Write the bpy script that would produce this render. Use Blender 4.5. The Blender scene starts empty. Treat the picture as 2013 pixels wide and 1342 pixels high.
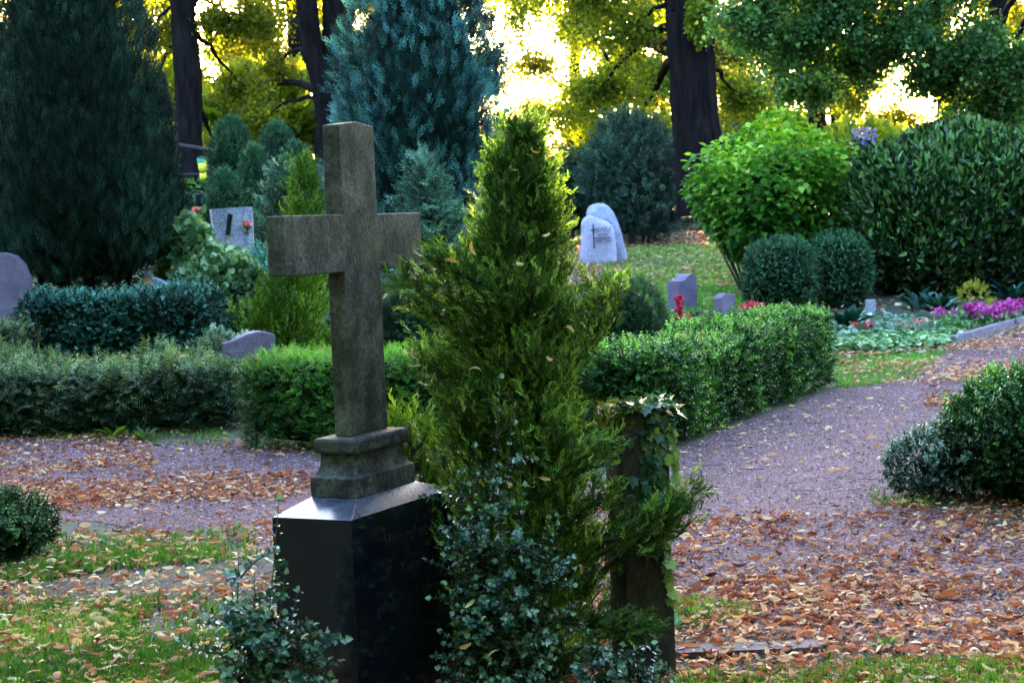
import bpy, math, numpy as np
from mathutils import Matrix
rng = np.random.default_rng(7)
S = bpy.context.scene
COL = S.collection
# ------------------------------------------------------------------ camera
F = 3495.0                       # focal length in photo pixels (2013 px wide)
CAM = np.array([0, 0, 1.6])
_p = math.atan(231 / F); _t = 0.04
cf = np.array([0, math.cos(_p), -math.sin(_p)]); _r0 = np.array([1., 0, 0]); _u0 = np.cross(_r0, cf)
cr = math.cos(_t) * _r0 - math.sin(_t) * _u0
cu = math.cos(_t) * _u0 + math.sin(_t) * _r0
cam = bpy.data.cameras.new('camera'); camo = bpy.data.objects.new('camera', cam); COL.objects.link(camo)
camo.matrix_world = Matrix([[cr[i], cu[i], -cf[i], CAM[i]] for i in range(3)] + [[0, 0, 0, 1]])
cam.sensor_width = 36; cam.lens = F / 2013 * 36; cam.clip_start = .1; cam.clip_end = 3000
cam.dof.use_dof = True; cam.dof.focus_distance = 7.5; cam.dof.aperture_fstop = 9.0
S.camera = camo
# ------------------------------------------------------------------ world, sun, exposure
SUN_EL, SUN_AZ = 4.5, 1.0        # degrees; azimuth from +Y towards +X
w = bpy.data.worlds.new('World'); S.world = w; w.use_nodes = True
nt = w.node_tree; bg = nt.nodes['Background']
sky = nt.nodes.new('ShaderNodeTexSky'); sky.sky_type = 'NISHITA'; sky.sun_disc = False
sky.sun_elevation = math.radians(SUN_EL); sky.sun_rotation = math.radians(SUN_AZ)
sky.air_density = 1.0; sky.dust_density = 5.0; sky.ozone_density = 2.2
nt.links.new(sky.outputs[0], bg.inputs[0]); bg.inputs[1].default_value = 0.15
sl = bpy.data.lights.new('sun', 'SUN'); sl.energy = 5.0; sl.angle = math.radians(.5); sl.color = (1, .72, .42)
so = bpy.data.objects.new('sun', sl); COL.objects.link(so)
so.rotation_euler = (math.radians(-(90 - SUN_EL)), 0, math.radians(-SUN_AZ)); so.location = (0, 40, 30)
so.rotation_euler = (math.radians(90 - SUN_EL), 0, math.radians(180 - SUN_AZ))
S.view_settings.view_transform = 'Standard'; S.view_settings.look = 'None'
S.view_settings.exposure = 5.25; S.view_settings.gamma = 1
S.cycles.max_bounces = 6; S.cycles.diffuse_bounces = 3; S.cycles.glossy_bounces = 2
S.cycles.transmission_bounces = 4; S.cycles.transparent_max_bounces = 4; S.cycles.caustics_reflective = False
S.cycles.sample_clamp_indirect = 4
# ------------------------------------------------------------------ helpers
def at(px, py, y):
    d = cf * F + cr * (px - 1006.5) - cu * (py - 671); return CAM + d * (y / d[1])
def pix(P):
    d = np.asarray(P) - CAM; k = d @ cf
    return 1006.5 + F * (d @ cr) / k, 671 - F * (d @ cu) / k
def sm(a, b, x): t = np.clip((x - a) / (b - a), 0, 1); return t * t * (3 - 2 * t)
def zg(x, y):
    x = np.asarray(x, float); y = np.asarray(y, float)
    a = np.interp(y, [22, 28, 33, 38, 45, 60, 120], [0, .3, .78, 1.05, 1.6, 2.2, 3.5])
    b = sm(-.8, -2.6, x) * np.interp(y, [14.6, 19, 26, 34, 40, 60], [0, .7, 1.45, 1.75, 1.8, 1.6])
    return a + b
def gpt(x, y): return np.array([x, y, float(zg(x, y))])
def gat(px, y):
    q = at(px, 500, y); return gpt(q[0], y)
def nrm(a): return a / np.maximum(np.linalg.norm(a, axis=-1, keepdims=True), 1e-9)
_K = rng.normal(size=(6, 3)); _PH = rng.uniform(0, 6.28, 6)
def noise(P, f=1.0): return np.sin((P * f) @ _K.T + _PH).sum(1) / 3.2
def tag(o, label=None, cat=None, group=None, kind=None):
    for k, v in (('label', label), ('category', cat), ('group', group), ('kind', kind)):
        if v: o[k] = v
    return o
def thing(name, label, cat, loc, group=None):
    o = bpy.data.objects.new(name, None); o.empty_display_size = .2; COL.objects.link(o)
    o.location = loc; o['_loc'] = list(map(float, loc)); return tag(o, label, cat, group)
def mesh(name, V, Fc, mat, parent=None, var=None, smooth=False, loc=None):
    V = np.asarray(V, np.float32)
    if parent is not None and loc is None: V = V - np.array(LOC(parent), np.float32)
    elif loc is not None: V = V - np.array(loc, np.float32)
    me = bpy.data.meshes.new(name)
    if isinstance(Fc, list):
        me.from_pydata(V.tolist(), [], Fc)
    else:
        n, k = Fc.shape
        me.vertices.add(len(V)); me.vertices.foreach_set('co', V.ravel())
        me.loops.add(n * k); me.loops.foreach_set('vertex_index', Fc.astype(np.int32).ravel())
        me.polygons.add(n); me.polygons.foreach_set('loop_start', np.arange(0, n * k, k, dtype=np.int32))
        me.update(calc_edges=True)
    if var is not None:
        at_ = me.attributes.new('v', 'FLOAT', 'POINT'); at_.data.foreach_set('value', np.asarray(var, np.float32))
    me.materials.append(mat)
    if smooth: me.polygons.foreach_set('use_smooth', np.ones(len(me.polygons), bool))
    o = bpy.data.objects.new(name, me); COL.objects.link(o)
    if parent is not None: o.parent = parent
    if loc is not None: o.location = loc
    return o
def LOC(o):
    l = np.zeros(3)
    while o is not None: l = l + np.array(o.location); o = o.parent
    return l
def frames(d, n):
    d = nrm(d); x = nrm(np.cross(d, n)); z = np.cross(x, d); return np.stack([x, d, z], -1)
def scat(T, pos, R, s, v):
    """copies of template T=(verts, quads, dv) -> V, F, var"""
    tv, tf, dv = T; n, m = len(pos), len(tv)
    s = np.asarray(s, float)
    s = np.broadcast_to(s[:, None], (n, 3)) if s.ndim == 1 else s
    V = np.einsum('nij,nmj->nmi', R, tv[None] * s[:, None, :]) + pos[:, None]
    Fc = (tf[None] + (np.arange(n) * m)[:, None, None]).reshape(-1, tf.shape[1])
    return V.reshape(-1, 3), Fc, np.clip(v[:, None] + dv[None], 0, 1).ravel()
def cat(L):
    Vs, Fs, vs, k = [], [], [], 0
    for V, Fc, v in L:
        Vs.append(V); Fs.append(Fc + k); vs.append(v); k += len(V)
    return np.concatenate(Vs), np.concatenate(Fs), np.concatenate(vs)
def tube(path, rad, seg=8, wob=0.0, cap=True):
    path = np.asarray(path, float); n = len(path)
    rad = np.broadcast_to(np.asarray(rad, float), (n,))
    t = nrm(np.gradient(path, axis=0)); ref = np.array([.3, 1, .2]) if abs(t[0][2]) > .5 else np.array([0, 0, 1.])
    x = nrm(np.cross(t, ref)); y = np.cross(t, x)
    a = np.linspace(0, 2 * np.pi, seg, endpoint=False)
    V = path[:, None] + rad[:, None, None] * (np.cos(a)[None, :, None] * x[:, None] + np.sin(a)[None, :, None] * y[:, None])
    if wob:
        q = V.reshape(-1, 3); dd = nrm(q - np.repeat(path, seg, 0))
        q = q + dd * (noise(q, 5 / max(rad.max() * 4, .1)) * wob)[:, None]; V = q.reshape(V.shape)
    V = V.reshape(-1, 3); Fq = []
    i = np.arange(n - 1)[:, None] * seg; j = np.arange(seg)[None]; jn = (j + 1) % seg
    Fq = np.stack([i + j, i + jn, i + seg + jn, i + seg + j], -1).reshape(-1, 4)
    return V, Fq, np.full(len(V), .5)
def bez(a, b, c, n):
    t = np.linspace(0, 1, n)[:, None]; return (1 - t) ** 2 * a + 2 * t * (1 - t) * b + t * t * c
# ------------------------------------------------------------------ materials
def newmat(name):
    m = bpy.data.materials.new(name); m.use_nodes = True; t = m.node_tree
    b = t.nodes['Principled BSDF']; return m, t, b
def ramp(t, stops, inp):
    r = t.nodes.new('ShaderNodeValToRGB'); e = r.color_ramp.elements
    while len(e) < len(stops): e.new(.5)
    for k, (p, c) in enumerate(stops): e[k].position = p; e[k].color = (*c, 1)
    t.links.new(inp, r.inputs[0]); return r
def ntex(t, scale, detail=4, rough=.55, vec=None, kind='Noise'):
    n = t.nodes.new('ShaderNodeTexNoise' if kind == 'Noise' else 'ShaderNodeTexVoronoi')
    n.inputs['Scale'].default_value = scale
    if kind == 'Noise': n.inputs['Detail'].default_value = detail; n.inputs['Roughness'].default_value = rough
    if vec is not None: t.links.new(vec, n.inputs['Vector'])
    return n
def coord(t, sc=(1, 1, 1)):
    c = t.nodes.new('ShaderNodeTexCoord'); m = t.nodes.new('ShaderNodeMapping'); m.inputs['Scale'].default_value = sc
    t.links.new(c.outputs['Object'], m.inputs[0]); return m.outputs[0]
def mix(t, fac, a, b, mode='MIX'):
    m = t.nodes.new('ShaderNodeMix'); m.data_type = 'RGBA'; m.blend_type = mode
    for i, s in ((0, fac), (6, a), (7, b)):
        if hasattr(s, 'is_linked'): t.links.new(s, m.inputs[i])
        elif i == 0: m.inputs[0].default_value = s
        else: m.inputs[i].default_value = (*s, 1)
    return m.outputs[2]
def bump(t, b, h, strength=.5, dist=.01):
    n = t.nodes.new('ShaderNodeBump'); n.inputs['Strength'].default_value = strength; n.inputs['Distance'].default_value = dist
    t.links.new(h, n.inputs['Height']); t.links.new(n.outputs[0], b.inputs['Normal']); return n
def leafmat(name, c0, c1, c2, tr=.3, rough=.45, warm=(1.5, 1.6, .6), spec=.18):
    m, t, b = newmat(name)
    a = t.nodes.new('ShaderNodeAttribute'); a.attribute_name = 'v'
    r = ramp(t, [(0, c0), (.55, c1), (1, c2)], a.outputs['Fac'])
    t.links.new(r.outputs[0], b.inputs['Base Color']); b.inputs['Roughness'].default_value = rough
    b.inputs['Specular IOR Level'].default_value = spec
    if tr > 0:
        tl = t.nodes.new('ShaderNodeBsdfTranslucent'); mm = t.nodes.new('ShaderNodeMixShader'); mm.inputs[0].default_value = tr
        t.links.new(mix(t, 1.0, r.outputs[0], warm, 'MULTIPLY'), tl.inputs[0])
        t.links.new(b.outputs[0], mm.inputs[1]); t.links.new(tl.outputs[0], mm.inputs[2])
        t.links.new(mm.outputs[0], t.nodes['Material Output'].inputs[0])
    return m
def stonemat(name, c0, c1, stain=(.03, .03, .03), stain_amt=.5, scale=6, rough=.85, moss=None, bs=.5, grain=120, streak=True, spec=.3, sz=.3):
    m, t, b = newmat(name); v = coord(t)
    n1 = ntex(t, scale, 8, .65, v); n2 = ntex(t, grain, 3, .6, v)
    base = ramp(t, [(.38, c0), (.62, c1)], n1.outputs[0]).outputs[0]
    g = ramp(t, [(.35, (.55,) * 3), (.65, (1.25,) * 3)], n2.outputs[0]).outputs[0]
    base = mix(t, 1.0, base, g, 'MULTIPLY')
    vs = coord(t, (1, 1, sz)) if streak else v
    n3 = ntex(t, scale * 2.2, 6, .7, vs); f = ramp(t, [(.48, (0,) * 3), (.68, (stain_amt,) * 3)], n3.outputs[0]).outputs[0]
    base = mix(t, f, base, stain)
    if moss:
        n4 = ntex(t, scale * .8, 7, .7, v); f = ramp(t, [(.52, (0,) * 3), (.66, (moss[1],) * 3)], n4.outputs[0]).outputs[0]
        base = mix(t, f, base, moss[0])
    t.links.new(base, b.inputs['Base Color']); b.inputs['Roughness'].default_value = rough
    b.inputs['Specular IOR Level'].default_value = spec
    ad = t.nodes.new('ShaderNodeMath'); ad.operation = 'ADD'; t.links.new(n2.outputs[0], ad.inputs[0]); t.links.new(n3.outputs[0], ad.inputs[1])
    if bs: bump(t, b, ad.outputs[0], bs, .006)
    return m
def barkmat(name, c0, c1):
    m, t, b = newmat(name); v = coord(t, (1, 1, .16))
    n = ntex(t, 9, 8, .7, v); n2 = ntex(t, 28, 4, .6, v)
    t.links.new(ramp(t, [(.35, c0), (.65, c1)], n.outputs[0]).outputs[0], b.inputs['Base Color']); b.inputs['Roughness'].default_value = .9
    ad = t.nodes.new('ShaderNodeMath'); ad.operation = 'ADD'; t.links.new(n.outputs[0], ad.inputs[0]); t.links.new(n2.outputs[0], ad.inputs[1])
    b.inputs['Specular IOR Level'].default_value = .05; bump(t, b, ad.outputs[0], .9, .05); return m
def plain(name, c, rough=.6, spec=.4, metal=0):
    m, t, b = newmat(name); v = coord(t); n = ntex(t, 40, 4, .6, v)
    t.links.new(ramp(t, [(.3, tuple(x * .75 for x in c)), (.7, tuple(min(1, x * 1.2) for x in c))], n.outputs[0]).outputs[0], b.inputs['Base Color'])
    b.inputs['Roughness'].default_value = rough; b.inputs['Specular IOR Level'].default_value = spec; b.inputs['Metallic'].default_value = metal
    return m
M = {}
M['yew'] = leafmat('yew_needles', (.004, .016, .008), (.014, .048, .02), (.09, .19, .06), .12)
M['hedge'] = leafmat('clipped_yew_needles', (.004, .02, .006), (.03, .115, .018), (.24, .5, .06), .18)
M['feather'] = leafmat('feathery_yew_needles', (.006, .02, .012), (.026, .06, .03), (.34, .44, .2), .15)
M['box'] = leafmat('box_hedge_leaves', (.005, .026, .008), (.032, .125, .022), (.28, .55, .11), .18, .35, spec=.3)
M['sprig'] = leafmat('boxwood_sprig_leaves', (.006, .024, .018), (.028, .085, .06), (.26, .42, .34), .12, .25, spec=.6)
M['teal'] = leafmat('teal_hedge_leaves', (.004, .02, .018), (.016, .072, .062), (.14, .38, .32), .1, .4)
M['conifer_dark'] = leafmat('dark_teal_scale_leaves', (.002, .010, .008), (.008, .032, .024), (.045, .12, .09), .06)
M['blue'] = leafmat('blue_cypress_scale_leaves', (.002, .014, .016), (.014, .066, .072), (.17, .44, .46), .05)
M['hemlock'] = leafmat('hemlock_needles', (.004, .02, .015), (.024, .08, .058), (.26, .48, .34), .1)
M['thuja'] = leafmat('thuja_sprays', (.010, .03, .008), (.048, .11, .026), (.36, .52, .13), .2)
M['lime'] = leafmat('lime_thuja_sprays', (.02, .055, .005), (.07, .15, .014), (.30, .42, .05), .22)
M['dome'] = leafmat('dome_scale_leaves', (.004, .022, .012), (.018, .07, .035), (.10, .24, .11), .1)
M['graygreen'] = leafmat('grey_green_needles', (.005, .016, .014), (.022, .055, .042), (.12, .22, .15), .1)
M['bright'] = leafmat('bright_shrub_leaves', (.015, .07, .01), (.08, .22, .02), (.46, .64, .10), .35, .4, (1.2, 1.5, .4))
M['laurel'] = leafmat('laurel_leaves', (.003, .012, .004), (.015, .05, .012), (.14, .28, .07), .12, .3, spec=.4)
M['pale'] = leafmat('pale_shrub_leaves', (.02, .06, .03), (.10, .2, .09), (.42, .55, .32), .15, .3, spec=.6)
M['silver'] = leafmat('silvery_leaves', (.06, .12, .10), (.25, .36, .3), (.6, .7, .6), .1, .5)
M['cover'] = leafmat('bed_ground_cover_leaves', (.05, .14, .06), (.2, .36, .16), (.5, .65, .4), .12, .4)
M['tree'] = leafmat('lime_tree_leaves', (.035, .055, .006), (.12, .16, .012), (.32, .35, .03), .5, .45, (1.6, 1.6, .3))
M['treefar'] = leafmat('far_tree_leaves', (.04, .05, .005), (.15, .165, .012), (.42, .4, .03), .55, .5, (1.6, 1.45, .25))
M['treedark'] = leafmat('dark_lime_tree_leaves', (.012, .045, .012), (.07, .15, .045), (.32, .48, .16), .38, .35, (1.3, 1.5, .5))
M['ivy'] = leafmat('ivy_leaves', (.010, .035, .02), (.03, .085, .04), (.26, .36, .10), .15, .42, spec=.5)
M['grass'] = leafmat('grass_blades', (.02, .055, .008), (.06, .16, .018), (.24, .38, .07), .3)
M['lawn'] = leafmat('lawn_blades', (.04, .13, .02), (.12, .32, .05), (.3, .52, .12), .3)
M['litter'] = leafmat('fallen_lime_leaves', (.11, .03, .024), (.46, .16, .085), (.8, .57, .36), .2, .75, (1.2, 1.0, .7), spec=.15)
M['crumbs'] = leafmat('leaf_crumbs_colour', (.05, .03, .03), (.16, .09, .08), (.4, .25, .18), 0, .8)
M['pebble'] = leafmat('gravel_grains', (.04, .018, .025), (.18, .088, .12), (.44, .3, .36), 0, .85)
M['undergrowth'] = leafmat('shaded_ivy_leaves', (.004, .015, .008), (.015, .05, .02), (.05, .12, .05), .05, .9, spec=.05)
M['dry'] = leafmat('dry_leaf_pale', (.25, .11, .05), (.5, .3, .14), (.65, .55, .32), .2, .7, spec=.2)
M['red'] = leafmat('red_petals', (.35, .01, .05), (.68, .05, .14), (.85, .32, .38), .2, .5)
M['pink'] = leafmat('magenta_petals', (.3, .02, .22), (.6, .06, .45), (.75, .3, .65), .2, .5)
M['rose'] = leafmat('rose_petals', (.5, .1, .15), (.8, .25, .28), (.9, .5, .5), .2, .5)
M['yellow'] = leafmat('yellow_moss', (.12, .12, .01), (.3, .3, .03), (.55, .5, .08), .1, .8)
M['moss'] = leafmat('post_moss', (.06, .06, .008), (.18, .15, .02), (.38, .34, .06), .1, .9)
M['bark'] = barkmat('dark_bark', (.004, .003, .004), (.018, .013, .015))
M['twig'] = plain('twig_bark', (.05, .035, .028), .85)
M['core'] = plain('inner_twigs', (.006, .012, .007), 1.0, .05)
M['cross'] = stonemat('weathered_cross_stone', (.05, .043, .043), (.15, .133, .128), (.012, .010, .012), .8, 7, .9, ((.085, .087, .04), .6), .5, 75, sz=.55)
M['plinth'] = stonemat('mossy_plinth_stone', (.026, .024, .03), (.12, .11, .118), (.007, .007, .009), .9, 13, .85, ((.08, .082, .036), .6), .6, 60, streak=False)
M['granite'] = stonemat('polished_black_granite', (.004, .006, .014), (.010, .008, .014), (.003, .003, .005), .3, 5, .1, None, 0, 300, False, .5)
M['cap'] = stonemat('sky_sheen_granite_cap', (.05, .05, .085), (.10, .10, .16), (.02, .02, .035), .5, 7, .22, None, 0, 160, False, .9)  # paler blue than the pedestal: sky reflection put into the colour
M['letter'] = plain('worn_engraved_letters', (.011, .0095, .012), .5)
M['dark_letter'] = plain('dark_engraved_letters', (.03, .015, .02), .8)
M['post'] = stonemat('dark_post_stone', (.018, .015, .019), (.05, .042, .048), (.008, .007, .009), .6, 8, .9, None, .7, sz=.4)
M['boulder'] = stonemat('blue_grey_boulder', (.28, .27, .42), (.45, .43, .6), (.13, .13, .24), .6, 4, .85, None, .5, 60, False)
M['boulder_face'] = stonemat('dressed_boulder_face', (.42, .36, .52), (.55, .48, .64), (.3, .25, .42), .4, 3, .8, None, .2, 60, False)
M['grey_stone'] = stonemat('split_grey_granite', (.26, .26, .38), (.5, .48, .6), (.14, .13, .2), .8, 5, .85, None, .8, 50, False)
M['mauve_stone'] = stonemat('mauve_headstone', (.17, .115, .2), (.25, .18, .29), (.12, .085, .16), .4, 4, .7, None, .2, 90, False)
M['black_stone'] = stonemat('black_headstone', (.008, .009, .018), (.014, .015, .025), (.006, .006, .01), .3, 5, .2, None, 0, 200, False)
M['kerb'] = stonemat('kerb_stone', (.16, .13, .19), (.26, .22, .29), (.1, .09, .11), .5, 6, .9, None, .5, 80, False)
M['slate'] = stonemat('ground_slab', (.07, .05, .07), (.12, .09, .12), (.04, .03, .04), .6, 6, .9, None, .5, 80, False)
M['blue_paint'] = plain('blue_paint', (.04, .3, .62), .5)
M['sign_yellow'] = plain('yellow_plastic', (.75, .72, .05), .5)
M['sign_green'] = plain('green_plastic', (.03, .22, .16), .5)
M['rail'] = plain('dark_rail', (.02, .017, .02), .7)
M['lamp_brown'] = plain('rusty_lantern', (.35, .2, .12), .6)
def groundmat():
    m, t, b = newmat('soil_and_moss'); v = coord(t)
    n1 = ntex(t, .9, 6, .6, v); n2 = ntex(t, 35, 5, .7, v); n3 = ntex(t, 6, 5, .7, v)
    soil = ramp(t, [(.3, (.03, .022, .025)), (.7, (.11, .075, .08))], n2.outputs[0]).outputs[0]
    grn = ramp(t, [(.3, (.02, .05, .012)), (.7, (.07, .13, .03))], n2.outputs[0]).outputs[0]
    f = ramp(t, [(.42, (0,) * 3), (.6, (.8,) * 3)], n3.outputs[0]).outputs[0]
    t.links.new(mix(t, f, soil, grn), b.inputs['Base Color']); b.inputs['Roughness'].default_value = .95
    bump(t, b, n2.outputs[0], .8, .03); return m
def gravelmat():
    m, t, b = newmat('mauve_gravel'); v = coord(t)
    vo = ntex(t, 70, vec=v, kind='V'); vo2 = ntex(t, 40, vec=v, kind='V'); n = ntex(t, 1.3, 6, .65, v); nf = ntex(t, 220, 3, .6, v)
    peb = ramp(t, [(0, (.06, .026, .036)), (.4, (.175, .082, .112)), (.75, (.28, .145, .19)), (1, (.48, .3, .36))], vo.outputs['Color']).outputs[0]
    dist = ramp(t, [(.0, (1.15,) * 3), (.55, (.55,) * 3)], vo.outputs['Distance']).outputs[0]
    c = mix(t, 1.0, peb, dist, 'MULTIPLY')
    big = ramp(t, [(.35, (.52, .47, .5)), (.65, (1.15, 1.08, 1.12))], n.outputs[0]).outputs[0]
    c = mix(t, 1.0, c, big, 'MULTIPLY')
    t.links.new(c, b.inputs['Base Color']); b.inputs['Roughness'].default_value = .9
    inv = t.nodes.new('ShaderNodeMath'); inv.operation = 'MULTIPLY_ADD'; inv.inputs[1].default_value = -1; t.links.new(vo.outputs['Distance'], inv.inputs[0]); t.links.new(nf.outputs[0], inv.inputs[2])
    bump(t, b, inv.outputs[0], .9, .012); return m
M['ground'] = groundmat(); M['gravel'] = gravelmat()
# ------------------------------------------------------------------ templates (x across, y along, z normal)
def join(*L):
    k = 0; V = []; Q = []; D = []
    for v, q, d in L: V.append(v); Q.append(q + k); D.append(d); k += len(v)
    return np.concatenate(V), np.concatenate(Q), np.concatenate(D)
def xf(T, d, n, pos, s, dv=0):
    R = frames(np.array([d], float), np.array([n], float))[0]
    return (T[0] * s) @ R.T + pos, T[1], T[2] + dv
def q1(w=.3, fold=.08, tip=-.08):      # one-quad leaf
    return np.array([[0, 0, 0], [w, .45, fold], [0, 1, tip], [-w, .45, fold]], float), np.array([[0, 1, 2, 3]]), np.zeros(4)
def q2(w=.35, fold=.1, tip=-.1):       # two-quad leaf folded along its midrib
    V = np.array([[0, 0, 0], [w, .3, fold], [w * .75, .7, fold * .8], [0, 1, tip], [-w * .75, .7, fold * .8], [-w, .3, fold]], float)
    return V, np.array([[0, 1, 2, 3], [0, 3, 4, 5]]), np.zeros(6)
def strip(w0, w1, l=1.0): return np.array([[-w0, 0, 0], [w0, 0, 0], [w1, l, 0], [-w1, l, 0]], float), np.array([[0, 1, 2, 3]]), np.full(4, -.25)
_tr = np.random.default_rng(11)
def jit(T, a=.2): return T[0], T[1], T[2] + _tr.uniform(-a, a)
def t_yew(n=12, w=.10, ls=.36, flat=.35):          # twig with narrow needles spreading mostly in one plane, drooping
    L = [strip(.016, .008)]
    for i in range(n):
        y = .06 + i * .9 / n; s = 1 if i % 2 else -1; a = math.radians(_tr.uniform(38, 68)); up = _tr.uniform(-1, 1) * flat
        L.append(jit(xf(q1(w, .05, -.25), (s * math.sin(a), math.cos(a), up), (_tr.uniform(-.4, .4), 0, 1), (0, y, 0), ls * _tr.uniform(.6, 1.1) * (1 - .4 * i / n), .02 * i)))
    return join(*L)
def t_box(n=10, ls=.32, w=.36):         # leaves set all round the twig
    L = [strip(.018, .01)]
    for i in range(n):
        y = .05 + i * .9 / n; g = i * 2.4; a = math.radians(_tr.uniform(35, 70)); d = (math.sin(a) * math.cos(g), math.cos(a), math.sin(a) * math.sin(g))
        L.append(jit(xf(q2(w), d, (-math.cos(g), 1.1, -math.sin(g)), (0, y, 0), ls * _tr.uniform(.7, 1.1) * (1 - .035 * i), .02 * i)))
    return join(*L)
def t_spray(k=9, wd=.12, ls=.42):       # feathery upright spray of narrow branchlets
    L = [strip(.012, .008)]
    for i in range(k):
        y = .04 + i * .78 / k; g = i * 2.4; a = math.radians(_tr.uniform(18, 42)); d = np.array((math.sin(a) * math.cos(g), math.cos(a), .55 * math.sin(a) * math.sin(g)))
        l_ = ls * _tr.uniform(.7, 1.15) * (1 - .45 * i / k); L.append(jit(xf(q1(wd, .04, .05), d, (_tr.uniform(-.5, .5), 0, 1), (0, y, 0), l_, .02 * i)))
        if i % 2 == 0:
            d2 = d + np.array((_tr.uniform(-.6, .6), 0, _tr.uniform(-.4, .4))); L.append(jit(xf(q1(wd, .04, .05), d2, (0, 0, 1), np.array((0, y, 0)) + d * l_ * .45, l_ * .6, .03 * i)))
    return join(*L)
def t_plume(nsp=9, spread=.55, T=None):    # upright plume built of sprays
    T = T or t_spray(5, .16); L = []; r = np.random.default_rng(3)
    for i in range(nsp):
        a = i * 2.4; y = i / nsp * .6; sp = spread * (1 - .5 * i / nsp)
        d = np.array([math.cos(a) * sp, 1, math.sin(a) * sp]); L.append(xf(T, d, (-math.sin(a), .1, math.cos(a)), (0, y, 0), .5 - .15 * i / nsp, .15 * i / nsp))
    return join(*L)
def t_grass(n=5):
    L = []; r = np.random.default_rng(4)
    for i in range(n):
        a = r.uniform(0, 6.28); l = r.uniform(.5, 1); b = r.uniform(.1, .5); w = .035
        dx = np.array([math.cos(a), 0, math.sin(a)]); sx = np.array([-math.sin(a), 0, math.cos(a)]) * w
        o = dx * r.uniform(0, .12)
        P = [o, o + dx * b * .3 * l + [0, .55 * l, 0], o + dx * b * l + [0, .92 * l, 0]]
        V = np.array([P[0] - sx, P[0] + sx, P[1] + sx * .8, P[1] - sx * .8, P[2] + sx * .15, P[2] - sx * .15]); L.append((V, np.array([[0, 1, 2, 3], [3, 2, 4, 5]]), np.array([-.2, -.2, 0, 0, .15, .15])))
    return join(*L)
def t_curl(w=.2, arc=1.6, roll=.5):    # curled dry leaf
    V = []; n = 5
    for i in range(n):
        t = i / (n - 1); a = (t - .5) * arc; ww = w * math.sin(math.pi * (.08 + .84 * t)) + .01
        y = math.sin(a) / arc * 1.2; z = (1 - math.cos(a)) / arc * 1.2
        V += [[-ww, y, z + roll * ww], [0, y, z], [ww, y, z + roll * ww * .6]]
    Q = []
    for i in range(n - 1):
        for j in range(2): a = i * 3 + j; Q.append([a, a + 1, a + 4, a + 3])
    return np.array(V, float), np.array(Q), np.zeros(len(V))
def t_ivy():
    ang = [-150, -115, -80, -52, -28, 0]; rad = [.3, .58, .46, .66, .52, .92]
    pts = [(0, -.05)] + [(math.sin(math.radians(a)) * r_, math.cos(math.radians(a)) * r_ + .35) for a, r_ in zip(ang, rad)]
    left = pts; right = [(-x, y) for x, y in pts[1:-1]]
    V = [(0, .35, 0)] + [(x, y, .10 * abs(x) - .12 * max(0, y - .8)) for x, y in left] + [(x, y, .10 * abs(x) - .12 * max(0, y - .8)) for x, y in right]
    V = np.array(V, float)   # 0 centre, 1 base, 2..6 left side, 7 tip, 8..12 right side
    Q = [[0, 1, 2, 3], [0, 3, 4, 5], [0, 5, 6, 7], [0, 8, 1, 1], [0, 9, 8, 8]]
    Q = [[0, 3, 2, 1], [0, 5, 4, 3], [0, 7, 6, 5], [0, 1, 8, 9], [0, 9, 10, 11], [0, 11, 12, 7]]
    return V, np.array(Q), np.zeros(len(V))
T_YEW, T_BOX, T_SPRAY, T_PLUME, T_GRASS, T_IVY = t_yew(), t_box(), t_spray(), t_plume(), t_grass(), t_ivy()
T_SPRAY4 = t_spray(6, .14); T_LEAF = q2(.42, .1, -.12); T_LEAF1 = q1(.4, .1, -.1); T_LONG = q2(.17, .05, -.1)
T_LAUREL = join(*[xf(q2(.2, .06, -.08), (math.cos(a) * .8, .7, math.sin(a) * .8), (-math.cos(a), 1.2, -math.sin(a)), (0, .3 * (i % 3) * .3, 0), .8, .04 * (i % 3)) for i, a in enumerate(np.arange(9) * 2.4)])
T_BRIGHT = join(strip(.012, .006), *[xf(q2(.38, .06, -.2), (s * .95, .35, -.1), (0, .2, 1), (0, .12 + i * .15, 0), .30 - .015 * i, .03 * i) for i in range(6) for s in (-1, 1)], xf(q2(.34), (0, 1, 0), (0, 0, 1), (0, .95, 0), .25, .15))
def rnd(n, s=1.0): return rng.normal(size=(n, 3)) * s
UP = np.array([0, 0, 1.])
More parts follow.
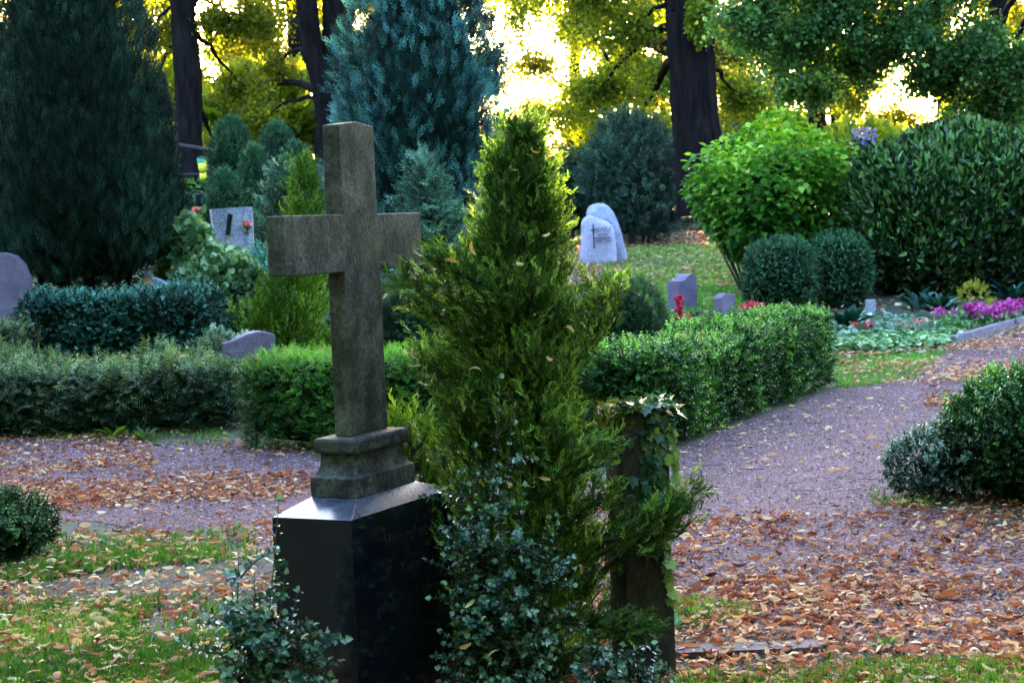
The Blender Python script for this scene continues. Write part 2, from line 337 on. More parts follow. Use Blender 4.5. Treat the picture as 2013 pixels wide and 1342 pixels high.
# ------------------------------------------------------------------ foliage volumes
def shell(n, c, r, pw=2.0, amp=.08, nf=2.0, zmin=-.95, depth=.25, taper=None):
    """points and normals on a bumpy superellipsoid"""
    d = nrm(rnd(int(n * 1.7))); d = d[d[:, 2] > zmin][:n]; n = len(d)
    k = (np.abs(d) ** pw).sum(1) ** (-1 / pw)
    P = d * k[:, None]; nn = nrm(np.sign(d) * np.abs(P) ** (pw - 1) / np.asarray(r))
    q = 1 + amp * noise(P * r + c, nf * 2) + amp * .5 * noise(P * r + c + 9, nf * 5); q *= 1 - depth * rng.random(n) ** 2.2
    P = P * q[:, None]
    if taper is not None: f = taper((P[:, 2] + 1) / 2)[:, None]; P = P * np.concatenate([f, f, f * 0 + 1], 1)
    return P * r + c, nn
def rev(n, c, H, R_, prof, amp=.1, nf=2., depth=.25):
    t = rng.random(n * 3); w_ = prof(t) + .12; t = t[rng.random(n * 3) < w_ / w_.max()][:n]; n = len(t); a = rng.uniform(0, 6.28, n)
    r = prof(t); sl = (prof(np.minimum(t + .01, 1)) - prof(np.maximum(t - .01, 0))) / (.02 * H) * R_
    cap = rng.random(n) < .0
    P = np.c_[np.cos(a) * r * R_, np.sin(a) * r * R_, t * H]; N = nrm(np.c_[np.cos(a), np.sin(a), -sl])
    q = amp * noise(P + c, nf * 2) + amp * .6 * noise(P + c + 9, nf * 5) - depth * rng.random(n) ** 2.2
    P[:, :2] *= (1 + q)[:, None]; return P + c, N
def dirs(N, up=.5, out=.7, j=.4): return nrm(N * out + UP * up + rnd(len(N), j))
def vcl(P, a=.5, b=.2, f=3, add=0): return np.clip(.40 + add + a * .32 * noise(P, f) + rng.normal(size=len(P)) * b * 1.35, 0, 1)
def corebox(c, s, yaw, round_=.06, res=10):
    bx = []
    u = np.linspace(-1, 1, res)
    V = []; Q = []
    for ax in range(3):
        for sg in (-1, 1):
            a, b = np.meshgrid(u, u, indexing='ij'); g = np.zeros((res, res, 3)); g[..., ax] = sg; g[..., (ax + 1) % 3] = a; g[..., (ax + 2) % 3] = b * sg
            k = len(V) * res * res; V.append(g.reshape(-1, 3)); i = np.arange(res - 1)[:, None] * res; j = np.arange(res - 1)[None]
            Q.append((np.stack([i + j, i + res + j, i + res + j + 1, i + j + 1], -1) + k).reshape(-1, 4))
    V = np.concatenate(V); V = np.sign(V) * np.abs(V); l = (np.abs(V) ** 8).sum(1) ** (-1 / 8); V = V * l[:, None] * (np.asarray(s) / 2)
    V = V + noise(V + c, 9)[:, None] * nrm(V) * round_ * .4
    R = np.array([[math.cos(yaw), -math.sin(yaw), 0], [math.sin(yaw), math.cos(yaw), 0], [0, 0, 1]])
    return V @ R.T + c, np.concatenate(Q), None
def coreblob(c, r, pw=2, taper=None, res=22):
    a = np.linspace(0, 2 * np.pi, res, endpoint=False); e = np.linspace(-1.45, 1.5, res // 2)
    A, E_ = np.meshgrid(a, e, indexing='xy'); d = np.stack([np.cos(A) * np.cos(E_), np.sin(A) * np.cos(E_), np.sin(E_)], -1).reshape(-1, 3)
    P = d * ((np.abs(d) ** pw).sum(1) ** (-1 / pw))[:, None]
    if taper is not None: f = taper((P[:, 2] + 1) / 2)[:, None]; P = P * np.concatenate([f, f, f * 0 + 1], 1)
    P = P * (1 + .08 * noise(P * 3 + c, 2))[:, None] * r + c
    i = np.arange(res // 2 - 1)[:, None] * res; j = np.arange(res)[None]; jn = (j + 1) % res
    return P, np.stack([i + j, i + jn, i + res + jn, i + res + j], -1).reshape(-1, 4), None
def hedge(name, label, cat_, a, b, wid, ht, T, mat, n, size, z0=0., top_up=.8, amp=.04, group=None, bot=.05, addtop=.25, rag=.5, core=.78, layered=False):
    a = np.array(a, float); b = np.array(b, float); L = np.linalg.norm(b - a); c = (a + b) / 2; yaw = math.atan2(b[1] - a[1], b[0] - a[0])
    ex = np.array([math.cos(yaw), math.sin(yaw), 0]); ey = np.array([-math.sin(yaw), math.cos(yaw), 0])
    ar = np.array([L * wid, L * ht, L * ht, wid * ht, wid * ht]); k = rng.choice(5, n, p=ar / ar.sum())
    u = rng.uniform(-.5, .5, n); v = rng.uniform(-.5, .5, n); h = rng.uniform(0, 1, n) * (1 - bot) + bot
    loc = np.zeros((n, 3)); N = np.zeros((n, 3))
    for f in range(5):
        m_ = k == f
        if f == 0: loc[m_] = np.c_[u[m_] * L, v[m_] * wid, np.full(m_.sum(), ht)]; N[m_] = UP
        elif f in (1, 2): s = -1 if f == 1 else 1; loc[m_] = np.c_[u[m_] * L, np.full(m_.sum(), s * wid / 2), h[m_] * ht]; N[m_] = [0, s, 0]
        else: s = -1 if f == 3 else 1; loc[m_] = np.c_[np.full(m_.sum(), s * L / 2), v[m_] * wid, h[m_] * ht]; N[m_] = [s, 0, 0]
    P = loc[:, :1] * ex + loc[:, 1:2] * ey; Nw = N[:, :1] * ex + N[:, 1:2] * ey; P[:, 2] = loc[:, 2] + z0; Nw[:, 2] = N[:, 2]
    P[:, :2] += c[:2]
    # rounded edges, bumps
    q = np.array([L / 2, wid / 2, ht]); e = np.abs(loc) / q; e[:, 2] = loc[:, 2] / ht; rr = np.maximum(0, np.sort(e, 1)[:, 1] - .8) / .2
    P -= Nw * (rr ** 2 * .06)[:, None]
    P += Nw * (amp * noise(P, 5) + amp * .8 * noise(P + 5, 16) - np.abs(rng.normal(size=n)) * .045)[:, None]
    if len(P) and bot: P += 0
    isT = (N[:, 2] > .5)
    D = nrm(Nw * .7 + UP * np.where(isT, top_up * .7, .15)[:, None] + rnd(n, rag))
    Hn = nrm(UP * 1.0 + Nw * .6 + rnd(n, .35)) if layered else nrm(Nw + UP * .5 + rnd(n, .6))
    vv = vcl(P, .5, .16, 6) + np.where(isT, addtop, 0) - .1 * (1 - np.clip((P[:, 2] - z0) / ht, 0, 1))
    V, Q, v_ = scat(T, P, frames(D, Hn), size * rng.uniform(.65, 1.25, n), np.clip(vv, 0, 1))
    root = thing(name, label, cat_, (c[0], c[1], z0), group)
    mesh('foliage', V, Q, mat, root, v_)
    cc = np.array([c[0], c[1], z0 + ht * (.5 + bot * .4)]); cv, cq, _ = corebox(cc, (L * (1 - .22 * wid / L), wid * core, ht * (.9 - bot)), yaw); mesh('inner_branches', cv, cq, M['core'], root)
    # stems at foot
    ns = int(L * 9); Ls = []
    for i in range(ns):
        s = a + (b - a) * rng.random(); o = ey[:2] * rng.uniform(-.4, .4) * wid
        p0 = np.array([s[0] + o[0], s[1] + o[1], z0 - .02]); p1 = p0 + [rng.normal() * .05, rng.normal() * .05, ht * .5]
        Ls.append(tube([p0, (p0 + p1) / 2 + rnd(1, .015)[0], p1], [.012, .01, .007], 5))
    V, Q, v_ = cat(Ls); mesh('stems', V, Q, M['twig'], root)
    return root
def blob(name, label, cat_, base, r, T, mat, n, size, pw=2., up=.5, out=.7, j=.4, amp=.06, nf=2., depth=.2, taper=None, group=None, lift=0., layered=False, core=.8, stems=6, zmin=-.95, vb=.15, add=0., hang=0, vtop=.25, cb=.5, prof=None):
    base = np.array(base, float); r = np.array(r, float); c = base + [0, 0, r[2] + lift]
    P, N = shell(n, c, r, pw, amp, nf, zmin, depth, taper) if prof is None else rev(n, base + [0, 0, lift], 2 * r[2], r[0], prof, amp, nf, depth)
    D = dirs(N, up, out, j); Hn = nrm(UP + N * .5 + rnd(len(P), .3)) if layered else nrm(N + UP * .4 + rnd(len(P), .6))
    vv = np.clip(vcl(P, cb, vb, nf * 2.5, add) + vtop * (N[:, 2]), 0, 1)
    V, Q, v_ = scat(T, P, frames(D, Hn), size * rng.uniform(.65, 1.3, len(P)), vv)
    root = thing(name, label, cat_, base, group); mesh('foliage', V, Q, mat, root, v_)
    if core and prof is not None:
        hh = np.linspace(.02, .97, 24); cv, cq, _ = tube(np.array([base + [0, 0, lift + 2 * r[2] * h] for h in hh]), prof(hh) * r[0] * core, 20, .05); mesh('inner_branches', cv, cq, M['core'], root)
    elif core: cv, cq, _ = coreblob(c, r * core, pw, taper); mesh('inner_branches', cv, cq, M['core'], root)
    if stems:
        Ls = []
        for i in range(stems):
            a = rng.uniform(0, 6.28); q = rng.uniform(0, .35); p0 = base + [math.cos(a) * .2 * r[0], math.sin(a) * .2 * r[1], -.05]
            p2 = c + [math.cos(a) * q * r[0], math.sin(a) * q * r[1], -.2 * r[2]]; Ls.append(tube(bez(p0, (p0 + p2) / 2 + rnd(1, .05)[0], p2, 5), np.linspace(.03, .015, 5) * (1 + r[2]) * .6, 6))
        V, Q, v_ = cat(Ls); mesh('stem', V, Q, M['twig'], root)
    return root
# ------------------------------------------------------------------ ground, path
def build_ground():
    xs = np.concatenate([np.linspace(-400, -14, 14), np.linspace(-13, 13, 105), np.linspace(14, 400, 14)])
    ys = np.concatenate([[-60, -20, 0], np.linspace(2, 45, 130), np.linspace(47, 120, 30), [180, 300, 600, 1500]])
    X, Y = np.meshgrid(xs, ys, indexing='ij'); Z = zg(X, Y); q = np.stack([X, Y, Z], -1).reshape(-1, 3)
    bumpy = sm(22, 26, q[:, 1]) * .05 * noise(q, 1.3); q[:, 2] += bumpy
    nx, ny = len(xs), len(ys); i = np.arange(nx - 1)[:, None] * ny; j = np.arange(ny - 1)[None]
    tag(mesh('ground', q, np.stack([i + j, i + ny + j, i + ny + j + 1, i + j + 1], -1).reshape(-1, 4), M['ground'], smooth=True), kind='structure')
def g0(px, py):
    d = cf * F + cr * (px - 1006.5) - cu * (py - 671); k = -CAM[2] / d[2]; return CAM + d * k
PATH_PX = [(-250, 850), (0, 838), (200, 862), (430, 862), (640, 905), (1000, 960), (1230, 965), (1300, 893), (1450, 836), (1640, 766), (1760, 722), (1850, 706), (1890, 684), (2013, 648), (2200, 606),
           (2300, 660), (2013, 765), (1900, 820), (1850, 890), (1790, 985), (2013, 1070), (2300, 1180), (2300, 1330), (1800, 1290), (1500, 1240), (1200, 1190), (800, 1120), (500, 1070), (250, 1035), (0, 1010), (-250, 1000)]
def build_path():
    pts = np.array([g0(*q)[:2] for q in PATH_PX]); out = []
    for i in range(len(pts)):
        a, b = pts[i], pts[(i + 1) % len(pts)]
        for t in np.linspace(0, 1, 8, endpoint=False):
            q = a + (b - a) * t; q3 = np.array([[q[0], q[1], 0]]); out.append((q[0] + .05 * noise(q3, 7)[0], q[1] + .05 * noise(q3 + 3, 7)[0], .004))
    o = mesh('path', out, [list(range(len(out)))], M['gravel']); tag(o, kind='structure')
build_ground(); build_path()
# ------------------------------------------------------------------ the cross monument
AZ = math.radians(26.5); AA = np.array([math.sin(AZ), math.cos(AZ), 0]); BB = np.array([-AA[1], AA[0], 0])
corner = at(690, 1023, 5.5); PW, PD = .66, .295
pc = corner + AA * PW / 2 + BB * PD / 2; pc0 = np.array([pc[0], pc[1], 0])
def bm_obj(name, rings, mat, parent, bev=.0, segs=2):
    """rings: (halfA, halfB, z) stacked into a closed solid in the monument's frame"""
    V = []; Q = []
    for ha, hb, z in rings:
        for sa, sb in ((-1, -1), (1, -1), (1, 1), (-1, 1)): p = pc0 + AA * ha * sa + BB * hb * sb; V.append((p[0], p[1], z))
    for i in range(len(rings) - 1):
        for j in range(4): a = i * 4 + j; b = i * 4 + (j + 1) % 4; Q.append([a, b, b + 4, a + 4])
    Q.append([3, 2, 1, 0]); n = len(V); Q.append([n - 4, n - 3, n - 2, n - 1])
    o = mesh(name, V, Q, mat, parent)
    if bev:
        m = o.modifiers.new('bevel', 'BEVEL'); m.width = bev; m.segments = segs; m.limit_method = 'ANGLE'; m.angle_limit = math.radians(25); m.harden_normals = False
    return o
mon = thing('cross_monument', 'weathered stone cross on a polished black granite pedestal', 'gravestone', pc0)
zt = corner[2]; zc = zt + .045
bm_obj('pedestal', [(PW / 2, PD / 2, -.05), (PW / 2, PD / 2, zt - .001)], M['granite'], mon, .001)
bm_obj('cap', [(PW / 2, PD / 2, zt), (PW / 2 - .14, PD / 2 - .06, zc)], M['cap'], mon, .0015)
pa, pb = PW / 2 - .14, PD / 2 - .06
K = lambda y_: at(700, y_, 5.68)[2]
z1, z2, z3, z4, z5 = zc + .001, K(940), K(905), K(893), K(862)
rings = [(pa, pb, z1), (pa, pb, z2)]
for t in np.linspace(0, 1, 6): rings.append((pa - .006 - .032 * math.sin(t * 1.57), pb - .003 - .016 * math.sin(t * 1.57), z2 + .004 + (z3 - z2 - .004) * (1 - math.cos(t * 1.57)) ** .8))
rings += [(pa - .038, pb - .019, z4 - .002), (pa - .026, pb - .011, z4), (pa - .020, pb - .008, z4 + .004), (pa - .018, pb - .006, z4 + .012), (pa - .018, pb - .006, z5 - .012), (pa - .024, pb - .010, z5 - .003), (pa - .05, pb - .03, z5)]
bm_obj('plinth', rings, M['plinth'], mon, .002)
def cross_obj():
    hw, hd = .113, .032; sc = at(683, 860, 5.66); zb = z5; ztop = at(668, 236, 5.6)[2]; za = at(660, 538, 5.6)[2]; zb2 = at(660, 421, 5.6)[2]
    # arm ends fitted on the photograph's outline
    def xa(s, z): return pix(pc0 + AA * s - BB * hd + [0, 0, z])[0]
    L = min(np.linspace(.25, .6, 200), key=lambda s: abs(xa(-s, (za + zb2) / 2) - 559)); R_ = min(np.linspace(.25, .6, 200), key=lambda s: abs(xa(s, (za + zb2) / 2) - 829))
    print('cross', L, R_, zb, za, zb2, ztop, xa(-hw, zb), xa(hw, zb), xa(-hw, ztop), xa(hw, ztop))
    prof = [(-hw - .004, zb), (hw + .004, zb), (hw, za), (R_, za), (R_, zb2), (hw - .003, zb2), (hw - .004, ztop - .004), (0, ztop + .008), (-hw + .004, ztop - .004), (-hw + .003, zb2), (-L, zb2), (-L, za), (-hw, za)]
    V = []; n = len(prof)
    for s in (-1, 1):
        for a, z in prof: p = pc0 + AA * a + BB * hd * s; V.append((p[0], p[1], z))
    Q = [list(range(n)), list(range(2 * n - 1, n - 1, -1))] + [[i, i + n, (i + 1) % n + n, (i + 1) % n] for i in range(n)]
    o = mesh('cross', V, Q, M['cross'], mon); m = o.modifiers.new('bevel', 'BEVEL'); m.width = .004; m.segments = 2; m.limit_method = 'ANGLE'
    me = o.data
    return o
cross_obj()
FONT = None
def lettering(name, lines, origin, ux, uz, size, mat, parent, lead=1.35, align='CENTER', extrude=.0008, xs=1.0):
    """raised or inlaid lettering turned into one mesh"""
    cu_ = bpy.data.curves.new(name, 'FONT'); cu_.body = '\n'.join(lines); cu_.size = size; cu_.extrude = extrude; cu_.align_x = align; cu_.space_line = lead
    tmp = bpy.data.objects.new(name, cu_); COL.objects.link(tmp); bpy.context.view_layer.update()
    me = bpy.data.meshes.new_from_object(tmp.evaluated_get(bpy.context.evaluated_depsgraph_get())); bpy.data.objects.remove(tmp)
    ux = nrm(np.array(ux, float)); uz = nrm(np.array(uz, float)); nn = np.cross(ux, uz)
    V = np.zeros(len(me.vertices) * 3); me.vertices.foreach_get('co', V); V = V.reshape(-1, 3); V[:, 0] *= xs
    W = V[:, :1] * ux + V[:, 1:2] * uz + V[:, 2:3] * nn + np.array(origin) - LOC(parent)
    me.vertices.foreach_set('co', W.ravel()); me.materials.clear(); me.materials.append(mat)
    o = bpy.data.objects.new(name, me); COL.objects.link(o); o.parent = parent; return o
fo = corner - BB * .0006
lettering('inscription', ['Hier ruhet'], fo + AA * .335 + UP * (-.125), AA, UP, .066, M['letter'], mon)
lettering('inscription', ['Kasse'], fo + AA * .36 + UP * (-.225), AA, UP, .055, M['letter'], mon)
lettering('inscription', ['geliebt'], fo + AA * .2 + UP * (-.33), AA, UP, .055, M['letter'], mon)
# ------------------------------------------------------------------ ivy-grown post
def wobbly_box(name, c, ha, hb, z0, z1_, A_, B_, mat, parent, amp=.006, lean=(0, 0)):
    res = (8, 6, 26); V = []; Q = []
    def add(f, n1, n2):
        k = len(V)
        for i in range(n1):
            for j in range(n2): V.append(f(i / (n1 - 1) * 2 - 1, j / (n2 - 1) * 2 - 1))
        for i in range(n1 - 1):
            for j in range(n2 - 1): a = k + i * n2 + j; Q.append([a, a + n2, a + n2 + 1, a + 1])
    g = lambda a, b, h: (a, b, h)
    add(lambda u, v: g(u, -1, v), res[0], res[2]); add(lambda u, v: g(-u, 1, v), res[0], res[2])
    add(lambda u, v: g(-1, -u, v), res[1], res[2]); add(lambda u, v: g(1, u, v), res[1], res[2]); add(lambda u, v: g(u, v, 1), res[0], res[1])
    V = np.array(V, float); h = (V[:, 2] + 1) / 2
    rc = 1 - .05 * (np.abs(V[:, 0]) > .99) * (np.abs(V[:, 1]) > .99)
    P = c + (V[:, 0] * ha * rc)[:, None] * A_ + (V[:, 1] * hb * rc)[:, None] * B_; P[:, 2] = z0 + h * (z1_ - z0)
    P[:, 0] += lean[0] * h; P[:, 1] += lean[1] * h
    P += amp * np.c_[noise(P, 12), noise(P + 4, 12), noise(P + 8, 9) * .7]
    o = mesh(name, P, np.array(Q), mat, parent, smooth=False); return o
iv = at(1250, 800, 6.15); ivb = np.array([iv[0], iv[1], 0.])
post = thing('stone_post', 'dark stone post half covered in ivy beside the thuja', 'gravestone', ivb)
A2 = nrm(np.array([.93, .36, 0])); B2 = np.array([-A2[1], A2[0], 0])
ptop = at(1250, 810, 6.15)[2]
wobbly_box('shaft', ivb, .092, .075, -.05, ptop, A2, B2, M['post'], post, .005)
ivy = thing('ivy_vine', 'variegated ivy trailing over the top of the dark stone post', 'ivy', (ivb[0], ivb[1], ptop))
def build_ivy():
    L = []; tp = ivb + [0, 0, ptop]
    n = 170; u = rng.uniform(-1.05, 1.2, n); v = rng.uniform(-1.3, 1.1, n)
    P = tp + (u * .095)[:, None] * A2 + (v * .075)[:, None] * B2 + UP * (.01 + .035 * rng.random(n) - .03 * np.maximum(0, np.abs(u) - .8))[:, None]
    D = nrm((u * .5)[:, None] * A2 - B2 * .5 + rnd(n, .4) - UP * .2); L.append(scat(T_IVY, P, frames(D, UP - B2 * .3 + rnd(n, .3)), rng.uniform(.025, .05, n), np.clip(rng.normal(.55, .25, n), 0, 1)))
    # hanging strand down the front
    n = 330; h = rng.random(n) ** .8 * .47; mid = .25 + .1 * np.sin(h * 14)
    P = tp + ((mid + rng.normal(size=n) * .38 * (1 - h * .9)) * .075)[:, None] * A2 - B2 * (.08 + .02 * rng.random(n))[:, None] - UP * h[:, None]
    D = nrm(-UP + rnd(n, .45)); L.append(scat(T_IVY, P, frames(D, -B2 + UP * .35 + rnd(n, .3)), rng.uniform(.022, .042, n), np.clip(rng.normal(.22, .14, n) + (rng.random(n) > .93) * .6, 0, 1)))
    n = 60; h = .02 + rng.random(n) ** .9 * .62; P = tp + A2 * (.07 + .02 * np.sin(h * 9))[:, None] - B2 * .09 - UP * h[:, None]
    D = nrm(-UP + A2 * .4 + rnd(n, .3)); L.append(scat(T_IVY, P, frames(D, -B2 + A2 * .5 + rnd(n, .3)), rng.uniform(.03, .05, n), np.clip(rng.normal(.8, .2, n), 0, 1)))
    V, Q, v_ = cat(L); mesh('leaves', V, Q, M['ivy'], ivy, v_)
    St = [tube(np.array([tp + A2 * (.03 * k + .02 * math.sin(t * 5 + k)) - B2 * .08 - UP * t * .55 + [0, 0, .02] for t in np.linspace(0, 1, 12)]), .003, 5) for k in (0, 1, 2)]
    V, Q, v_ = cat(St); mesh('stem', V, Q, M['twig'], ivy)
    n = 600; P = tp + (rng.uniform(-1.5, -.1, n) * .095)[:, None] * A2 + (rng.uniform(-1.2, .6, n) * .075)[:, None] * B2 + UP * (rng.uniform(-.05, .035, n))[:, None]
    V, Q, v_ = scat(T_GRASS, P, frames(nrm(UP + rnd(n, .6)), rnd(n)), rng.uniform(.015, .035, n), rng.random(n)); mesh('moss', V, Q, M['moss'], post, v_)
build_ivy()
# ------------------------------------------------------------------ branching conifers
def conifer(name, label, base, H, prof, nbr, nsp, ssize, mat, T=T_SPRAY, rise=.9, group=None, flat=False, trunk_r=.03, extra=(), lean=(0, 0), z0=.05, cat_='conifer', core=None, vadd=0, lift=0):
    base = np.array(base, float); Ls = []; St = []
    top = base + [lean[0], lean[1], H]
    St.append(tube(np.array([base + (top - base) * t + [0, 0, -.05 * (t == 0)] for t in np.linspace(0, 1, 8)]), np.linspace(trunk_r, trunk_r * .15, 8), 8))
    hs = z0 + (1 - z0) * rng.random(nbr) ** .85; ang = rng.uniform(0, 6.28, nbr)
    br = []
    for h, a in zip(hs, ang):
        R_ = prof(h) * (1 - (.2 * math.cos(a) * (h > .38) if extra else 0)) * (1 + (rng.random() < .06) * .25) * (1 + .16 * math.sin(a * 3 + h * 9) + .1 * math.sin(h * 31 + a) + rng.normal() * .17); out = np.array([math.cos(a), math.sin(a), 0])
        p0 = base + (top - base) * max(0, h - R_ / H * rise * .75); p2 = base + (top - base) * h + out * R_; p1 = (p0 + p2) / 2 + out * R_ * .18 - UP * R_ * .2 * rise
        br.append((p0, p1, p2))
    for e in extra: br.append(e)
    for p0, p1, p2 in br:
        ln = np.linalg.norm(p2 - p0); k = max(4, int(nsp * (.4 + ln / (prof(.3) + 1e-6) * .6) * (1.5 if any(p0 is e[0] for e in extra) else 1)))
        c = bez(p0, p1, p2, 6); St.append(tube(c, np.linspace(.006, .0015, 6) * (1 + ln * .5), 4))
        t = rng.uniform(.02 if any(p0 is e[0] for e in extra) else .15, 1.0, k) ** .7; P = (1 - t)[:, None] ** 2 * p0 + (2 * t * (1 - t))[:, None] * p1 + (t ** 2)[:, None] * p2
        ax = nrm(p2 - p1)[None].repeat(k, 0); P = P + rnd(k, ssize * .35)
        D = nrm(ax + rnd(k, .5) + UP * (.35 if not flat else .0)); Hn = rnd(k, .6) + (UP if flat else nrm(np.cross(ax, rnd(k))))
        v = .32 + .14 * t + .2 * noise(P, 6) + rng.normal(size=k) * .2 + vadd  # tone darkens towards the trunk end, crown shade put into the colour
        Ls.append(scat(T, P, frames(D, Hn), ssize * rng.uniform(.6, 1.25, k), np.clip(v, 0, 1)))
    V, Q, v_ = cat(Ls); root = thing(name, label, cat_, base, group); mesh('foliage', V, Q, mat, root, v_)
    V, Q, v_ = cat(St); mesh('branches', V, Q, M['twig'], root); return root
cb_ = at(1040, 1300, 6.15); cb_ = np.array([cb_[0], cb_[1], 0]); ctop = at(1022, 205, 6.15)[2]
def prof_front(h):   # outline radius against height fraction
    return float(np.interp(h, [0, .13, .35, .48, .57, .66, .75, .83, .92, .97, 1], [.20, .235, .205, .20, .195, .20, .165, .12, .08, .045, .015]))
ex = []
for (q0, q1_, q2_, yy) in [((1200, 1080), (1280, 1040), (1365, 962), 5.95), ((1200, 1100), (1270, 1070), (1330, 1010), 5.98), ((1180, 1060), (1250, 1050), (1300, 1000), 5.95),
                           ((960, 640), (880, 600), (812, 545), 6.0), ((980, 700), (900, 660), (830, 600), 6.05), ((1150, 700), (1190, 640), (1195, 560), 6.1),
                           ((1000, 800), (900, 760), (840, 710), 6.0), ((950, 560), (880, 530), (850, 500), 6.0), ((1100, 1200), (1200, 1230), (1280, 1240), 5.9), ((1090, 950), (1150, 905), (1195, 880), 5.98), ((1100, 1010), (1170, 1000), (1212, 975), 5.96)]:
    for k in range(2): j_ = rnd(3, .02); ex.append((at(*q0, yy) + j_[0], at(*q1_, yy) + j_[1], at(*q2_, yy - .03 * k) + j_[2]))
conifer('thuja', 'bushy yellow green thuja right behind the black pedestal', cb_, ctop - .09, prof_front, 560, 26, .072, M['thuja'], extra=ex * 2, lean=(at(1022, 205, 6.15)[0] - cb_[0], 0), rise=.8)
# low yellow-green tufts between pedestal and thuja
lt = at(800, 1100, 6.6); lt = np.array([lt[0] + .03, 6.7, 0])
conifer('dwarf_thuja', 'low lime green thuja seedling between cross plinth and thuja', lt, .88, lambda h: .24 * (1 - h) ** .5 + .07, 170, 13, .085, M['lime'], rise=1.3, trunk_r=.012, vadd=.12)
# ------------------------------------------------------------------ boxwood sprigs
def sprigs(name, label, base, stems, ls, mat, cat_='shrub', group=None, w=.36, droop=.0):
    base = np.array(base, float); St = []; Ls = []; TL = q2(w, .1, -.15)
    for (p0, p1, p2, pairs) in stems:
        c = bez(np.array(p0), np.array(p1), np.array(p2), 10); St.append(tube(c, np.linspace(.0035, .0012, 10), 5))
        ln = np.linalg.norm(np.diff(c, axis=0), axis=1).sum()
        t = np.linspace(.12, 1, pairs); P = bez(np.array(p0), np.array(p1), np.array(p2), 101)[(t * 100).astype(int)]; ax = nrm(np.gradient(P, axis=0)) if pairs > 1 else np.array([[0, 0, 1.]])
        a = rng.uniform(0, 6.28) + np.arange(pairs) * 1.57; side = nrm(np.cross(ax, [0.3, .2, 1.])); s2 = np.cross(ax, side); o = np.cos(a)[:, None] * side + np.sin(a)[:, None] * s2
        for sg in (-1, 1):
            D = nrm(o * sg + ax * .55 + rnd(pairs, .15)); Ls.append(scat(TL, P, frames(D, ax + UP * .5), ls * rng.uniform(.7, 1.15, pairs) * (1 - .35 * t ** 3), np.clip(.35 + .35 * t + rng.normal(size=pairs) * .15, 0, 1)))
        D = ax[-1:] + rnd(1, .1); Ls.append(scat(TL, P[-1:], frames(nrm(D), rnd(1)), np.array([ls * .8]), np.array([.9])))
    V, Q, v_ = cat(Ls); root = thing(name, label, cat_, base, group); mesh('leaves', V, Q, mat, root, v_)
    V, Q, v_ = cat(St); mesh('stems', V, Q, M['twig'], root); return root
def stems_px(lst, y, n_side=3, sl=.12, pairs=12):
    out = []
    for (x0, y0, x1, y1) in lst:
        dy = rng.uniform(-.06, .06); p0 = at(x0, y0, y + dy); p2 = at(x1, y1, y + dy + rng.normal() * .03); p1 = (p0 + p2) / 2 + rnd(1, .03)[0]
        out.append((p0, p1, p2, pairs))
        for k in range(n_side):
            t = rng.uniform(.2, .9); q = (1 - t) ** 2 * p0 + 2 * t * (1 - t) * p1 + t * t * p2; a = rng.uniform(0, 6.28); d = np.array([math.cos(a), math.sin(a) * .7, rng.uniform(.3, .9)])
            L_ = sl * rng.uniform(.5, 1.2); out.append((q, q + d * L_ * .5 + rnd(1, .01)[0], q + d * L_ + [0, 0, -.02], max(4, int(L_ / .016))))
    return out
bl = at(520, 1342, 5.3); bl = np.array([bl[0], 5.3, 0])
st = stems_px([(500, 1480, 548, 985), (480, 1480, 470, 1090), (520, 1480, 560, 1130), (500, 1480, 440, 1190), (530, 1480, 585, 1165), (540, 1480, 640, 1245), (560, 1500, 600, 1290), (470, 1490, 425, 1260), (510, 1490, 520, 1250), (530, 1490, 560, 1210), (455, 1500, 450, 1330), (600, 1500, 650, 1330), (480, 1480, 500, 1140), (510, 1480, 470, 1200), (530, 1480, 540, 1290), (490, 1480, 455, 1150)], 5.25, 9, .11, 20)
sprigs('boxwood', 'leggy boxwood sprigs standing at the left corner of the black pedestal', bl, st, .031, M['sprig'], w=.42)
br_ = at(960, 1342, 5.75); br_ = np.array([br_[0], 5.75, 0])
lst = [(960, 1500, 985, 745), (950, 1500, 1010, 800), (940, 1500, 935, 880)]
for k in range(44): x1 = rng.uniform(905, 1100); lst.append((rng.uniform(920, 1010), 1480, x1, rng.uniform(880, 1260) + max(0, x1 - 1020) * 1.5))
for k in range(10): lst.append((rng.uniform(1150, 1300), 1500, rng.uniform(1130, 1330), rng.uniform(1270, 1330)))
sprigs('boxwood', 'tall bushy boxwood in front of the thuja, right of the black pedestal', br_, stems_px(lst, 5.74, 9, .12, 26), .027, M['sprig'], w=.42)
# ------------------------------------------------------------------ near side bushes
g = g0(1990, 1000); blob('box_bush', 'rounded dark box bush at the right edge of the path', 'shrub', (g[0] + .48, g[1] + .25, 0), (.60, .6, .34), T_BOX, M['box'], 6000, .095, 2.2, .5, .8, .6, .14, 3, .2, add=-.24, vtop=.3)
g = g0(1860, 985); blob('creeping_plant', 'low grey green creeper spilling from the box bush onto the path', 'plant', (g[0], g[1] + .1, 0), (.3, .28, .18), T_BOX, M['sprig'], 1000, .07, 2, .6, .7, .5, .15, 4, .4, core=.5, stems=0)
g = g0(10, 1115); blob('ivy_mound', 'dark leafy mound at the left edge of the grass', 'shrub', (g[0] - .08, g[1] + .15, 0), (.27, .3, .16), T_BOX, M['yew'], 1500, .07, 2, .5, .7, .6, .25, 4, .3, core=.7, stems=0, add=.12)
# ------------------------------------------------------------------ clipped hedges round the graves
a_ = g0(438, 888); hz_ = .66
hedge('yew_hedge', 'clipped green yew hedge directly behind the stone cross', 'hedge', (-1.95, 13.45), (.62, 12.35), .62, .68, T_YEW, M['hedge'], 9500, .10, layered=True, addtop=.5, bot=.03)
